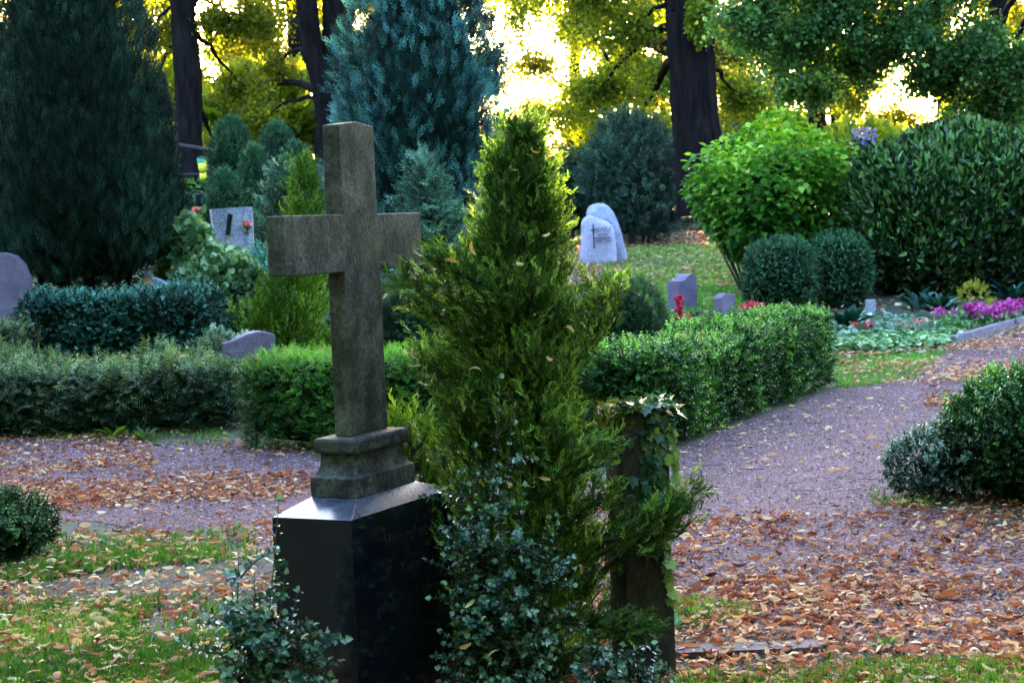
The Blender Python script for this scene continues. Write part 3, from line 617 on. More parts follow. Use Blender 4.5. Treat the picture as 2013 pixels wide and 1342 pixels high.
# box hedge running back along the path
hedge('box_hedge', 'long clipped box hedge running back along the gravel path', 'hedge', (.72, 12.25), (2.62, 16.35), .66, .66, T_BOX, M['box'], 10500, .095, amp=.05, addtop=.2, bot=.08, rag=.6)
hedge('box_hedge', 'low green hedge row behind the long box hedge, under the red flowers', 'hedge', (1.0, 18.6), (3.1, 19.2), .5, .52, T_BOX, M['dome'], 2200, .09, addtop=.3)
hedge('yew_hedge', 'loose feathery yew hedge at the left, dotted with fallen leaves', 'hedge', (-5.2, 15.0), (-2.28, 14.8), .7, .53, T_YEW, M['feather'], 6500, .14, amp=.11, layered=True, addtop=.35, rag=.7, bot=.03, top_up=1.0)
hedge('clipped_hedge', 'teal green clipped hedge below the big dark conifer', 'hedge', (-4.5, 16.7), (-2.75, 16.35), .6, .72, T_BOX, M['teal'], 3600, .095, z0=.36, addtop=.22, amp=.05)
hedge('clipped_hedge', 'shaggy green hedge at the left edge before the mauve headstone', 'hedge', (-5.6, 16.2), (-4.35, 16.0), .5, .62, T_YEW, M['feather'], 2400, .1, z0=.25, addtop=.2, amp=.06, layered=True)
# ------------------------------------------------------------------ mid-distance shrubs
def pb(px, y, dz=0): q = gat(px, y); q[2] += dz; return q
# big dark conifer at the left
lc = pb(165, 18.4); Hc = 4.6
pf = lambda t: np.interp(t, [0, .02, .05, .11, .26, .41, .7, 1], [.25, .55, .82, 1.0, .80, .58, .35, .03])
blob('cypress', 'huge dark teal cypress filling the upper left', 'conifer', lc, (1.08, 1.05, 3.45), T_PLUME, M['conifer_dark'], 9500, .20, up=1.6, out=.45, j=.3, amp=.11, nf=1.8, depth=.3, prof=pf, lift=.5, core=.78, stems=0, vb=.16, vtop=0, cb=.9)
def stems_of(root, base, tops, r0, mat=None, seg=8, name='trunk'):
    Ls = [tube(bez(np.array(b0), (np.array(b0) + np.array(t)) / 2 + rnd(1, .06)[0], np.array(t), 7), np.linspace(r, r * .5, 7), seg, r * .12) for (b0, t, r) in tops]
    V, Q, v_ = cat(Ls); return mesh(name, V, Q, mat or M['bark'], root, smooth=True)
lcr = [o for o in COL.objects if o.name.startswith('cypress')][0]
stems_of(lcr, lc, [(lc + [dx, dy, -.05], lc + [dx * 2.6, dy * 2, 1.6], r) for dx, dy, r in ((.1, -.2, .07), (-.12, -.1, .05), (.28, 0, .035), (-.3, -.1, .04), (.0, .2, .06), (-.42, -.2, .03))], .06)
# blue cypress behind the cross
bc = pb(838, 22.5); bc[2] = .75
pf2 = lambda t: np.interp(t, [0, .1, .33, .46, .6, .8, 1], [.85, .95, 1.0, .92, .62, .35, .03])
blob('blue_cypress', 'tall blue green cypress behind the stone cross', 'conifer', bc, (1.06, 1.0, 3.1), T_PLUME, M['blue'], 6500, .25, up=1.1, out=.7, j=.4, amp=.15, nf=1.5, depth=.3, prof=pf2, lift=.1, core=.70, stems=2, vb=.28, vtop=.05, cb=.9)
hm = pb(845, 20.3); hm[2] = .4
blob('hemlock', 'layered green hemlock in front of the blue cypress', 'conifer', hm, (.62, .5, .98), T_YEW, M['hemlock'], 2600, .16, 2, .1, .9, .35, .16, 3, .4, taper=lambda t: np.interp(t, [0, .3, 1], [1, 1, .35]), core=.55, layered=True, vb=.2, vtop=.15, cb=.9)
# dark clipped shrubs behind the front thuja
dm = pb(1215, 17.5); blob('thuja_dome', 'dark dome shaped shrub behind the thuja, below the boulder headstone', 'shrub', (dm[0], 17.5, 0), (.42, .42, .50), T_YEW, M['yew'], 3400, .09, 2.4, .6, .7, .5, .05, 3, .15, add=.02, layered=False)
dm = pb(790, 16.2); blob('yew_bush', 'dark yew bush between the cross shaft and the thuja', 'shrub', (dm[0] + .05, 16.2, 0), (.42, .4, .56), T_YEW, M['yew'], 3200, .09, 2.6, .5, .7, .5, .05, 3, .15, add=-.05)
# yellow-green thujas left of the cross
yt = pb(570, 16.9); yt[2] = .1
conifer('lime_thuja', 'broad lime green thuja under the left arm of the cross', yt, 1.35, lambda h: .46 * math.sin(math.pi * min(1, h * .8 + .18)) ** .7 * (1.05 - .4 * h), 240, 17, .15, M['lime'], T=T_SPRAY4, rise=1.2)
yt = pb(606, 21.0); 
conifer('lime_cypress', 'young lime green cypress above the left arm of the cross', np.array([yt[0], 21, .8]), at(606, 322, 21)[2] - .8, lambda h: .42 * (1 - h) ** .8 + .03, 180, 13, .16, M['lime'], T=T_SPRAY4, rise=.8, vadd=.05)
yt = pb(560, 22.5); conifer('hemlock', 'small grey green hemlock left of the lime cypress', np.array([yt[0], 22.5, .9]), at(568, 335, 22.5)[2] - .9, lambda h: .46 * (1 - h) ** .7 + .03, 130, 12, .17, M['hemlock'], T=T_YEW, rise=.5)
# topiary domes
egg = lambda t: np.interp(t, [0, .3, .6, .85, 1], [.9, 1, .92, .75, .5])
for px_, top_, y_, rx, lab in ((466, 236, 29, .385, 'largest egg shaped thuja of the clipped group left of the cross'), (556, 246, 32, .34, 'small round clipped thuja behind the others, beside the cross top'),
                               (509, 292, 26.5, .25, 'slim clipped thuja in front of the largest egg shaped one'), (447, 343, 25.5, .27, 'lowest rounded clipped thuja beside the dark headstone'), (590, 285, 28, .3, 'clipped thuja partly hidden by the cross shaft')):
    q = gat(px_, y_); zt_ = at(px_, top_, y_)[2]; q[2] = min(q[2], zt_ - 1.0); h_ = (zt_ - q[2]) / 2
    blob('clipped_thuja', lab, 'topiary', q, (rx, rx, h_), T_SPRAY4, M['dome'], int(5200 * rx * h_ * 2), .13, 2.3, .9, .5, .4, .04, 2, .1, taper=egg, group='clipped thujas left of the cross', vb=.12)
# pale shrub and friends left of cross
q = pb(430, 18.0); q[2] = .35
blob('variegated_shrub', 'pale leaved shrub in front of the split granite headstone', 'shrub', (q[0] + .02, 18.0, .35), (.46, .42, .52), T_LEAF, M['pale'], 4200, .075, 2.2, .5, .7, .5, .12, 3, .3, core=.7, add=-.05, vb=.25)
q = pb(365, 18.5); blob('broadleaf_shrub', 'large leaved pale green shrub left of the split granite headstone', 'shrub', (q[0], 18.6, .7), (.25, .3, .52), T_LEAF, M['pale'], 900, .12, 2, .3, .8, .5, .12, 3, .3, core=.6, add=.08, vb=.25)
q = pb(500, 17.8); blob('silver_shrub', 'blue green small leaved shrub beneath the cross arm', 'shrub', (q[0] - .03, 18.2, .65), (.2, .2, .38), T_BOX, M['teal'], 420, .11, 2, .5, .7, .5, .12, 3, .3, core=.6, add=.2)
q = pb(470, 15.5); blob('silver_plant', 'silvery white leaved plant behind the low wavy headstone', 'plant', (q[0], 15.6, .45), (.16, .16, .12), T_BOX, M['silver'], 320, .08, 2, .5, .7, .5, .12, 3, .3, core=.5, stems=0)
q = pb(270, 17.4); blob('ground_juniper', 'low green plants beneath the big dark cypress', 'shrub', (q[0], 17.4, .62), (.42, .3, .18), T_YEW, M['dome'], 700, .1, 2, .5, .7, .5, .15, 3, .3, core=.6, stems=0, add=.1)
# right-hand background shrubs
q = gat(1250, 37.5); blob('yew_tree', 'grey green yew behind the boulder headstone', 'conifer', q, (1.3, 1.2, 1.36), T_YEW, M['graygreen'], 3600, .30, 2.1, .5, .8, .6, .30, .8, .35, core=.72, vb=.2, taper=lambda t: np.interp(t, [0, .5, 1], [1.0, .95, .7]), lift=-.1, add=.0)
q = gat(1120, 39); blob('yew_tree', 'darkest yew, half hidden behind the thuja top', 'conifer', q, (.7, .9, 1.0), T_YEW, M['yew'], 1500, .26, 2.1, .5, .8, .5, .14, 1.4, .3, core=.75, add=-.1)
q = gat(1405, 41); blob('yew_tree', 'grey green yew at the foot of the thick trunk', 'conifer', q, (.9, .9, 1.3), T_YEW, M['graygreen'], 1500, .26, 2.1, .5, .8, .5, .14, 1.4, .3, core=.72, add=-.05)
q = gat(1530, 28.2)
br2 = blob('leafy_shrub', 'bright green leafy shrub with bare lower stems', 'shrub', q, (1.4, 1.2, 1.12), T_LEAF, M['bright'], 9500, .11, 2.2, -.3, .7, .5, .16, 1.9, .5, layered=True, core=.45, stems=0, lift=.38, vb=.16, vtop=.3, cb=.8, taper=lambda t: np.interp(t, [0, .25, .6, .85, 1], [.55, .85, 1, .95, .62]))
stems_of(br2, q, [(q + [dx * .3 - .35, dy * .3, -.05], q + [dx * 1.6 - .2, dy, 1.5], .022) for dx, dy in rng.uniform(-.7, .7, (14, 2))], .02, M['twig'], 6, 'stems')
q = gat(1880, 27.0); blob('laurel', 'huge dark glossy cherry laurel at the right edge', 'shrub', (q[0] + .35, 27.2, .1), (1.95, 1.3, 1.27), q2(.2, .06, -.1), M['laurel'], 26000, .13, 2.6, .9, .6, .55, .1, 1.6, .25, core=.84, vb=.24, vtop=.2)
for px_, rx, lab in ((1532, .50, 'left one of two clipped round yew balls'), (1652, .42, 'right one of two clipped round yew balls')):
    q = gat(px_, 25.2 if px_ < 1600 else 25.9); blob('clipped_yew_ball', lab, 'topiary', q, (rx, rx, .535), T_BOX, M['dome'], 3000, .085, 2.7, .4, .7, .7, .05, 4, .14, group='clipped yew balls', vb=.32, vtop=.15, add=.06, cb=.4)
# ------------------------------------------------------------------ headstones
def slab(name, label, c, wv, dv, outline, thick, mat, parent=None, cat_='headstone', bev=.012, group=None, amp=0):
    """outline: list of (u, z) seen from the front; wv = unit vector along the face"""
    wv = nrm(np.array(wv, float)); dvv = nrm(np.array(dv, float)); V = []; n = len(outline); Q = []
    for s in (0, 1):
        for u, z in outline: p = np.array(c) + wv * u + dvv * thick * s; V.append((p[0], p[1], c[2] + z))
    Q = [list(range(n)), list(range(2 * n - 1, n - 1, -1))] + [[i, i + n, (i + 1) % n + n, (i + 1) % n] for i in range(n)]
    o = mesh(name, V, Q, mat, parent, loc=None if parent is not None else c)
    if bev: m = o.modifiers.new('bevel', 'BEVEL'); m.width = bev; m.segments = 3; m.limit_method = 'ANGLE'
    if parent is None: tag(o, label, cat_, group)
    return o
# small mauve headstone with curved top
q = gat(1345, 26.3); W1 = nrm(np.array([.86, -.5, 0])); W1 = np.array([.8, .6, 0]); D1 = np.array([-.6, .8, 0])
def wavy_top(L, h0, h1): return [(0, -.1), (L, -.1)] + [(L * (1 - t), h0 + (h1 - h0) * (.5 + .5 * math.cos(math.pi * t)) if t > .25 else h1 - (h1 - h0) * 0 - .05 * (1 - t / .25)) for t in np.linspace(0, 1, 14)]
c = at(1308 + 28, 600, 26); c = np.array([c[0], 26, float(zg(c[0], 26))]); zt_ = at(1340, 552, 26)[2] - c[2]; zt1 = at(1360, 540, 26)[2] - c[2]
slab('headstone', 'small mauve headstone with a curved top on the lawn', c, W1, D1, [(0, -.1), (.36, -.1), (.36, zt1 - .05), (.33, zt1 - .005), (.27, zt1 + .012), (.2, zt1 - .01), (.12, zt_ + .01), (.06, zt_), (0, zt_)], .26, M['mauve_stone'])
c = at(1425, 600, 24.5); c = np.array([c[0], 24.5, float(zg(c[0], 24.5))]); zt_ = at(1420, 584, 24.5)[2] - c[2]
slab('headstone', 'low dark grey headstone behind the red flowers', c + [-.05, 0, 0], W1, D1, [(0, -.1), (.27, -.1), (.27, zt_ + .03), (.1, zt_ + .05), (.02, zt_), (0, zt_ - .02)], .16, M['mauve_stone'])
q = gat(1705, 26.8); slab('headstone', 'dark headstone half hidden behind the right yew ball', (q[0] - .15, 26.9, q[2]), (1, .1, 0), (0, 1, 0), [(0, -.1), (.42, -.1), (.42, 1.02), (0, 1.04)], .15, M['black_stone'])
c = at(1716, 622, 24.2); slab('plinth_stone', 'little grey stone block at the foot of the right yew ball', (c[0] - .08, 24.2, float(zg(c[0], 24.2))), (1, .1, 0), (0, 1, 0), [(0, -.1), (.13, -.1), (.13, .26), (0, .26)], .12, M['grey_stone'], cat_='stone')
# boulder
def boulder():
    c = at(1185, 520, 33); c = np.array([c[0], 33, float(zg(c[0], 33)) - .05]); root = thing('boulder_headstone', 'rounded lilac boulder headstone with a carved cross', 'headstone', c)
    def lump(name, outline_px, y, th, mat):
        pts = np.array([at(px, py, y) for px, py in outline_px]); pts = pts[:, [0, 2]]; n = len(pts); 
        # densify
        t = np.linspace(0, n, 72, endpoint=False); i0 = t.astype(int); fr = (t - i0)[:, None]
        def cr_(i): return pts[i % n]
        p = .5 * ((2 * cr_(i0)) + (-cr_(i0 - 1) + cr_(i0 + 1)) * fr + (2 * cr_(i0 - 1) - 5 * cr_(i0) + 4 * cr_(i0 + 1) - cr_(i0 + 2)) * fr ** 2 + (-cr_(i0 - 1) + 3 * cr_(i0) - 3 * cr_(i0 + 1) + cr_(i0 + 2)) * fr ** 3)
        cc = p.mean(0); V = []; K_ = 9; m_ = len(p)
        for k in range(-K_, K_ + 1):
            a = k / K_ * math.pi / 2; s = math.cos(a) ** .45 if abs(k) < K_ else 0.02; q_ = cc + (p - cc) * s
            for x, z in q_: V.append((x, y + th * math.sin(a), z))
        V = np.array(V); V += nrm(V - [cc[0], y, cc[1]]) * (noise(V, 5) * .012)[:, None]
        rows = 2 * K_ + 1; i = np.arange(rows - 1)[:, None] * m_; j = np.arange(m_)[None]; jn = (j + 1) % m_
        return mesh(name, V, np.stack([i + j, i + jn, i + m_ + jn, i + m_ + j], -1).reshape(-1, 4), mat, root, smooth=True)
    lump('rear_stone', [(1150, 545), (1152, 440), (1156, 410), (1172, 401), (1190, 402), (1206, 418), (1218, 450), (1226, 480), (1233, 505), (1234, 545)], 33.35, .22, M['boulder'])
    f_ = lump('front_stone', [(1138, 545), (1142, 490), (1142, 450), (1143, 435), (1152, 425), (1164, 424), (1180, 431), (1196, 438), (1206, 452), (1210, 480), (1212, 510), (1212, 545)], 33.0, .16, M['boulder_face'])
    def fp(px, py): return at(px, py, 32.80)
    u = np.array([1, 0, 0])
    for (x0, y0, x1, y1, wd) in ((1166, 440, 1168, 488, .012), (1161.5, 452.5, 1170.5, 451.5, .011)):
        a, b = fp(x0, y0), fp(x1, y1); V, Q, v_ = tube([a, (a + b) / 2, b], wd, 6); mesh('carved_cross', V, Q, M['dark_letter'], root)
    p = fp(1185, 454); lettering('inscription', ['ADOLF'], p + [0, 0, -.0], u, UP, .10, M['dark_letter'], root, extrude=.004)
    lettering('inscription', ['GEORG', 'HILDEGARD', '1910 - 1984'], fp(1185, 463.5), u, UP, .058, M['dark_letter'], root, lead=1.0, extrude=.004)
boulder()
# split granite headstone
c = at(416, 480, 19.8); c = np.array([c[0], 19.8, 1.0]); h_ = at(416, 410, 19.8)[2] - 1.0
root = thing('granite_headstone', 'rough split granite headstone behind the pale shrub', 'headstone', c)
wobbly_box('block', c + np.array([.22, .1, 0]), .225, .14, .9, 1.0 + h_, nrm(np.array([.97, .25, 0])), nrm(np.array([-.25, .97, 0])), M['grey_stone'], root, .012)
o = slab('relief', None, c + np.array([.17, -.085, h_ - .30]), (.97, .25, 0), (.25, -.97, 0), [(0, 0), (.05, 0), (.09, .22), (.04, .24)], .02, M['black_stone'], root, bev=0)
# black headstone behind
c = at(385, 400, 25.6); zt_ = at(400, 381, 25.6)[2]; c = np.array([c[0], 25.6, zt_ - .75])
o = thing('black_headstone', 'wide black polished headstone behind the split granite one', 'headstone', c)
slab('slab', None, c, (.99, .1, 0), (0, 1, 0), [(0, -.1), (.62, -.1), (.62, .75), (0, .75)], .14, M['black_stone'], o)
for dz in (.62, .55, .48): slab('inscription', None, c + np.array([.16, -.001, dz]), (.99, .1, 0), (0, -1, 0), [(0, 0), (.24, 0), (.24, .015), (0, .015)], .002, M['letter'], o, bev=0)
# wavy low headstone behind the front hedge
c = at(445, 690, 15.2); za_ = at(445, 672, 15.2)[2]; zb_ = at(500, 648, 15.4)[2]
ol = [(0, -.3), (.46, -.3)] + [(.46 * (1 - t), .0) for t in []]
c = np.array([c[0], 15.0, za_ - .4]); ol = [(0, 0), (.46, 0)] + [(.46 * (1 - t), .4 + (zb_ - za_) * (math.sin(math.pi * (1 - t) ** 1.25 * .78) ** 1.3 if t < 1 else 0)) for t in np.linspace(0, 1, 14)]
slab('wavy_headstone', 'low headstone with a wavy polished top behind the clipped hedge', c, (.93, .36, 0), (-.36, .93, 0), ol, .16, M['mauve_stone'])
# slanting wavy stone under the cypress
c = at(300, 575, 17.9); zt_ = at(305, 546, 17.9)[2]; c = np.array([c[0], 17.9, zt_ - .35])
slab('slanted_headstone', 'blue grey stone with a sweeping top behind the teal hedge', c, (1, .1, 0), (0, 1, 0), [(0, 0), (.36, 0), (.36, .25), (.26, .27), (.14, .29), (.07, .33), (.0, .36)], .14, M['grey_stone'])
# mauve headstone at the left edge + blue thing
c = at(-60, 600, 17.3); zt_ = at(0, 497, 17.3)[2]; r_ = at(56, 560, 17.3)[0] - c[0]
c = np.array([c[0], 17.3, .35]); hh = zt_ - .35
slab('mauve_headstone', 'large mauve headstone cut off by the left edge', c, (1, 0, 0), (0, 1, 0), [(0, -.1), (r_, -.1), (r_ - .005, hh * .78), (r_ - .05, hh * .9), (r_ - .12, hh * .97), (r_ - .22, hh), (0, hh)], .16, M['mauve_stone'])
c = at(-20, 480, 19.5); slab('blue_board', 'bright blue painted board at the left edge behind the mauve headstone', (c[0] - .2, 19.5, .7), (1, 0, 0), (0, 1, 0), [(0, -.1), (.36, -.1), (.33, 1.0), (.2, 1.04), (0, 1.05)], .05, M['blue_paint'], cat_='board')
# lantern beneath the cypress
c = at(290, 545, 17.6); cl = np.array([c[0], 17.6, c[2] - .12]); ro = thing('grave_lantern', 'small brown grave lantern beside the sweeping stone', 'lantern', cl)
V, Q, v_ = tube([cl + [0, 0, z] for z in (-.15, .0, .02, .10, .12)], [.05, .05, .04, .04, .05], 8); mesh('body', V, Q, M['lamp_brown'], ro)
V, Q, v_ = tube([cl + [0, 0, z] for z in (.12, .16, .18)], [.055, .03, .008], 8); mesh('lid', V, Q, M['rail'], ro)
# kerb stones
def kerb(a, b, wd, h, lab):
    a = np.array([*a, 0.]); b = np.array([*b, 0.]); d = nrm(b - a); n_ = np.array([-d[1], d[0], 0]); c = (a + b) / 2; c[2] = 0
    ro = wobbly_box('kerb_stone', c, np.linalg.norm(b - a) / 2, wd / 2, -.05, h, d, n_, M['kerb'], None, .003); tag(ro, lab, 'kerb', 'kerb stones of the flower bed')
k1, k2, k3 = g0(1872, 683)[:2], g0(1990, 648)[:2], g0(2120, 612)[:2]
kerb(k1, k2, .09, .13, 'nearest kerb stone of the flower bed, at its front corner'); kerb(k2 + (k3 - k2) * .02, k3, .09, .13, 'second kerb stone, behind the front one beside the pink flowers')
# slab in the ground
c = g0(1470, 1283); sl_ = wobbly_box('ground_slab', np.array([c[0], c[1], 0]), .27, .06, -.04, .028, nrm(np.array([1, .0, 0])), np.array([0, 1., 0]), M['slate'], None, .004); tag(sl_, 'flat mauve stone slab sunk in the leaves at lower right', 'slab')
# ------------------------------------------------------------------ bed plants and flowers
def scatter_stuff(name, label, cat_, P, T, mat, size, kind=None, D=None, Hn=None, v=None, loc=None, parent=None, group=None):
    n = len(P); D = nrm(UP + rnd(n, .5)) if D is None else D; Hn = rnd(n) if Hn is None else Hn
    V, Q, v_ = scat(T, P, frames(D, Hn), size * rng.uniform(.6, 1.3, n), np.clip(v if v is not None else .4 + rng.normal(size=n) * .25, 0, 1))
    o = mesh(name, V, Q, mat, parent, v_, loc=loc)
    if label: tag(o, label, cat_, group, kind)
    elif kind: tag(o, kind=kind)
    return o
def region(poly, n, dy=0):
    """random ground points inside a polygon given in photo pixels (flat ground only)"""
    pts = np.array([g0(*p)[:2] for p in poly]); lo, hi = pts.min(0), pts.max(0); out = np.zeros((0, 2))
    while len(out) < n:
        q = rng.uniform(lo, hi, (n * 3, 2)); ins = np.zeros(len(q), bool); j = len(pts) - 1
        for i in range(len(pts)):
            xi, yi = pts[i]; xj, yj = pts[j]; cnd = ((yi > q[:, 1]) != (yj > q[:, 1])) & (q[:, 0] < (xj - xi) * (q[:, 1] - yi) / (yj - yi + 1e-12) + xi); ins ^= cnd; j = i
        out = np.concatenate([out, q[ins]])
    return np.c_[out[:n], np.zeros(n)]
P = region([(1640, 700), (1660, 650), (1760, 642), (1940, 640), (1885, 668), (1860, 690), (1720, 700)], 2600); P = np.concatenate([P, P + rnd(len(P), .05) * [1, 1, 0]]); P[:, 2] = .03 + .13 * rng.random(len(P)) * (.6 + .4 * noise(P, 5))
scatter_stuff('ground_cover', 'low pale green leafy ground cover filling the flower bed', 'ground cover', P, T_LEAF, M['cover'], .085, 'stuff', D=nrm(rnd(len(P)) * [1, 1, .3]), Hn=nrm(UP + rnd(len(P), .35)))
def flowerplant(name, label, c, r, h, nl, nf, fm, lm=None, fs=.05, ls=.1, spike=False, group=None, cat_='flowers'):
    c = np.array(c, float); root = thing(name, label, cat_, c, group)
    n = nl; a = rng.uniform(0, 6.28, n); q = r * np.sqrt(rng.random(n)); P = c + np.c_[np.cos(a) * q, np.sin(a) * q, rng.random(n) * h * .7]
    scatter_stuff('leaves', None, None, P, T_LEAF, lm or M['cover'], ls, parent=root)
    if spike:
        t = rng.random(nf); P = c + np.c_[rng.normal(size=nf) * r * .55 * (1.1 - t), rng.normal(size=nf) * r * .55 * (1.1 - t), h * (.25 + .8 * t)]
    else: a = rng.uniform(0, 6.28, nf); q = r * np.sqrt(rng.random(nf)); P = c + np.c_[np.cos(a) * q, np.sin(a) * q, h * (.65 + .4 * rng.random(nf))]
    scatter_stuff('petals', None, None, P, T_LEAF, fm, fs, parent=root, D=nrm(rnd(nf) + UP * .4), Hn=rnd(nf))
    return root
c = at(1338, 660, 18.3); flowerplant('celosia', 'tall red flower spike rising behind the long box hedge', (c[0], 18.3, .0), .10, at(1338, 590, 18.3)[2], 60, 330, M['red'], M['lime'], .045, .08, True)
c = at(1480, 610, 20.5); flowerplant('begonia', 'bright red begonias beyond the box hedge, below the left yew ball', (c[0], 20.5, .25), .13, .3, 60, 170, M['red'], M['sprig'], .055)
c = at(1705, 634, 21.3); flowerplant('begonia', 'red flowers among silvery leaves left in the bed', (c[0], 21.6, 0), .14, .22, 60, 90, M['red'], M['silver'], .05)
c = at(1790, 630, 22.3); flowerplant('begonia', 'few rose and white blooms in the middle of the bed', (c[0], 22.0, 0), .3, .2, 120, 50, M['rose'], M['silver'], .045)
for k, (px_, y_, r) in enumerate(((1855, 22.6, .16), (1945, 22.3, .17), (1975, 22.9, .16), (2010, 23.6, .2), (1915, 23.0, .12))):
    c = g0(px_, 640); c = at(px_, 640, y_); flowerplant('begonia', ['small pink bloom clump beside the blue leaved plant', 'front clump of magenta begonias next to the kerb', 'second magenta begonia clump behind the front one', 'magenta begonia clump at the right photo edge', 'faint magenta begonia clump behind the front one'][k], (c[0], y_, .0), r, .30, 50, 30 if k == 0 else 240, M['pink'], M['cover'], .055, group='magenta begonias by the kerb')
def rosette(label, c, n, L, mat):
    c = np.array(c, float); root = thing('hellebore', label, 'plant', c); a = rng.uniform(0, 6.28, n); el = rng.uniform(.3, 1.3, n)
    D = np.c_[np.cos(a), np.sin(a), el]; P = c + D * .3 * L * rng.random((n, 1)) + UP * .12 * rng.random((n, 1)); scatter_stuff('leaves', None, None, P, T_LONG, mat, L, parent=root, D=nrm(D), Hn=nrm(UP + rnd(n, .3)))
    V, Q, v_ = cat([tube([c, c + D[i] * .3 * L], .006, 4) for i in range(0, n, 3)]); mesh('stems', V, Q, M['twig'], root)
for px_, y_, n, lab in ((1845, 23.6, 46, 'blue green fan leaved plant before the laurel'), (1665, 22.5, 40, 'bluish leafy plant at the end of the long box hedge'), (1800, 24.3, 22, 'small bluish plant left of the fan leaved one'), (1990, 25.0, 46, 'dark bluish leafy plant at the right edge under the laurel')):
    c = at(px_, 600, y_); rosette(lab, (c[0], y_, float(zg(c[0], y_)) + .05), n, .26, M['teal'])
P = region([(1640, 650), (1700, 636), (1800, 640), (1790, 660), (1700, 672), (1650, 690)], 420); P[:, 2] = .05 + .15 * rng.random(len(P))
scatter_stuff('silver_foliage', 'silvery white foliage at the near left of the flower bed', 'ground cover', P, T_LEAF, M['silver'], .09, 'stuff', D=nrm(rnd(len(P)) * [1, 1, .3]), Hn=nrm(UP + rnd(len(P), .35)))
c = at(1915, 610, 24); blob('dry_shrub', 'yellowish small shrub between the blue plant and the magenta begonias', 'shrub', (c[0], 24.0, .1), (.22, .2, .2), T_YEW, M['yellow'], 160, .12, core=0, stems=3)
# pinks near the split granite headstone
c = at(385, 412, 19.4); flowerplant('hydrangea', 'pink flower head left of the split granite headstone', (c[0], 19.4, c[2] - .12), .05, .13, 8, 60, M['rose'], M['pale'], .035)
c = at(486, 440, 19.5); flowerplant('hydrangea', 'pink flower head right of the split granite headstone', (c[0], 19.5, c[2] - .12), .05, .13, 8, 50, M['rose'], M['pale'], .035)
c = at(407, 660, 15.6); flowerplant('geranium', 'tiny red bloom at the end of the teal hedge', (c[0] + .1, 15.6, c[2] - .05), .05, .12, 20, 14, M['rose'], M['silver'], .03)
# far purple blossom shrub behind the bright shrub
c = at(1700, 285, 36); flowerplant('blossom_shrub', 'purple flowering shrub behind the bright shrub against the glow', (c[0], 36, c[2] - .5), .26, .8, 150, 150, leafmat('purple_petals', (.12, .08, .25), (.25, .18, .42), (.45, .35, .6), .2), M['graygreen'], .07, .12)
# weeds at the hedge foot
for px_, py_, lab in ((188, 838, 'broad leaved weed below the feathery hedge, leftmost'), (222, 862, 'tallest broad leaved weed below the feathery hedge'), (285, 868, 'broad leaved weed below the feathery hedge, rightmost'), (1325, 1238, 'small teal weed beside the foot of the stone post'), (1740, 1275, 'pale green weed among the leaves at lower right'), (215, 1075, 'small light weed in the grass by the leafy mound')):
    c = g0(px_, py_); n = 12; root = thing('weed', lab, 'plant', (c[0], c[1], 0), 'broad leaved weeds'); a = rng.uniform(0, 6.28, n); D = nrm(np.c_[np.cos(a), np.sin(a), rng.uniform(.3, 1.6, n)])
    sz = .12 if py_ < 1000 else .05; scatter_stuff('leaves', None, None, np.array([[c[0], c[1], .0]]) + D * .02, q2(.22, .06, -.12), M['lime'] if py_ < 1000 else M['cover'], sz, parent=root, D=D, Hn=nrm(UP + rnd(n, .2)))
# ------------------------------------------------------------------ grass
def grass_patch(name, label, P, mat, size, T=T_GRASS): return scatter_stuff(name, label, 'grass', P, T, mat, size, 'stuff', D=nrm(UP + rnd(len(P), .25)), Hn=rnd(len(P)), v=.45 + .2 * noise(P, 4) + rng.normal(size=len(P)) * .18)
P = np.concatenate([region([(-60, 1180), (60, 1110), (260, 1080), (430, 1080), (520, 1130), (430, 1160), (320, 1180), (250, 1250), (420, 1330), (300, 1420), (-80, 1420)], 7000), region([(-100, 1060), (500, 1040), (560, 1500), (-100, 1500)], 4500), region([(250, 1300), (450, 1240), (520, 1300), (480, 1420), (250, 1420)], 2200)])
P = P[noise(P, 3.2) > -.45 + .3 * rng.normal(size=len(P))]
grass_patch('grass', 'rough green grass in the lower left corner', P, M['grass'], .055)
P = np.concatenate([region([(1320, 1180), (1480, 1200), (1460, 1290), (1320, 1290)], 500), region([(1330, 1300), (2030, 1310), (2030, 1420), (1330, 1420)], 3800), region([(1700, 960), (1850, 950), (1830, 1000), (1720, 1000)], 350)])
P = P[noise(P, 4) > -.1 + .25 * rng.normal(size=len(P))]
grass_patch('grass', 'thin grass tufts at the bottom right between fallen leaves', P, M['grass'], .055)
P = region([(-80, 828), (440, 846), (470, 884), (200, 872), (-80, 852)], 1100); grass_patch('grass', 'thin grass and moss along the foot of the left hedge', P, M['grass'], .05)
P = region([(1640, 765), (1645, 700), (1860, 690), (1800, 745), (1700, 762)], 5200); P = P[:3600]; grass_patch('grass', 'short grass strip in front of the flower bed', P, M['lawn'], .045)
X = rng.uniform(-.5, 6, 30000); Y = rng.uniform(23.5, 36.5, 30000); P = np.c_[X, Y, zg(X, Y)]; px_, py_ = pix(P); P = P[(px_ > 1180) & (px_ < 1480) & (py_ < 640)]
grass_patch('lawn', 'sunlit green lawn around the small mauve headstone', P, M['lawn'], .11)
X = rng.uniform(-9, -4, 6000); Y = rng.uniform(28, 38, 6000); P = np.c_[X, Y, zg(X, Y)]; grass_patch('grass', 'dull grass bank at the foot of the left tree trunk', P, M['grass'], .1)
X = np.r_[rng.uniform(-8, -.6, 16000), rng.uniform(-6, -2.4, 9000)]; Y = np.r_[rng.uniform(15.2, 33, 16000), rng.uniform(16.8, 20.5, 9000)]; P = np.c_[X, Y, zg(X, Y) + .03 + .07 * rng.random(25000)]
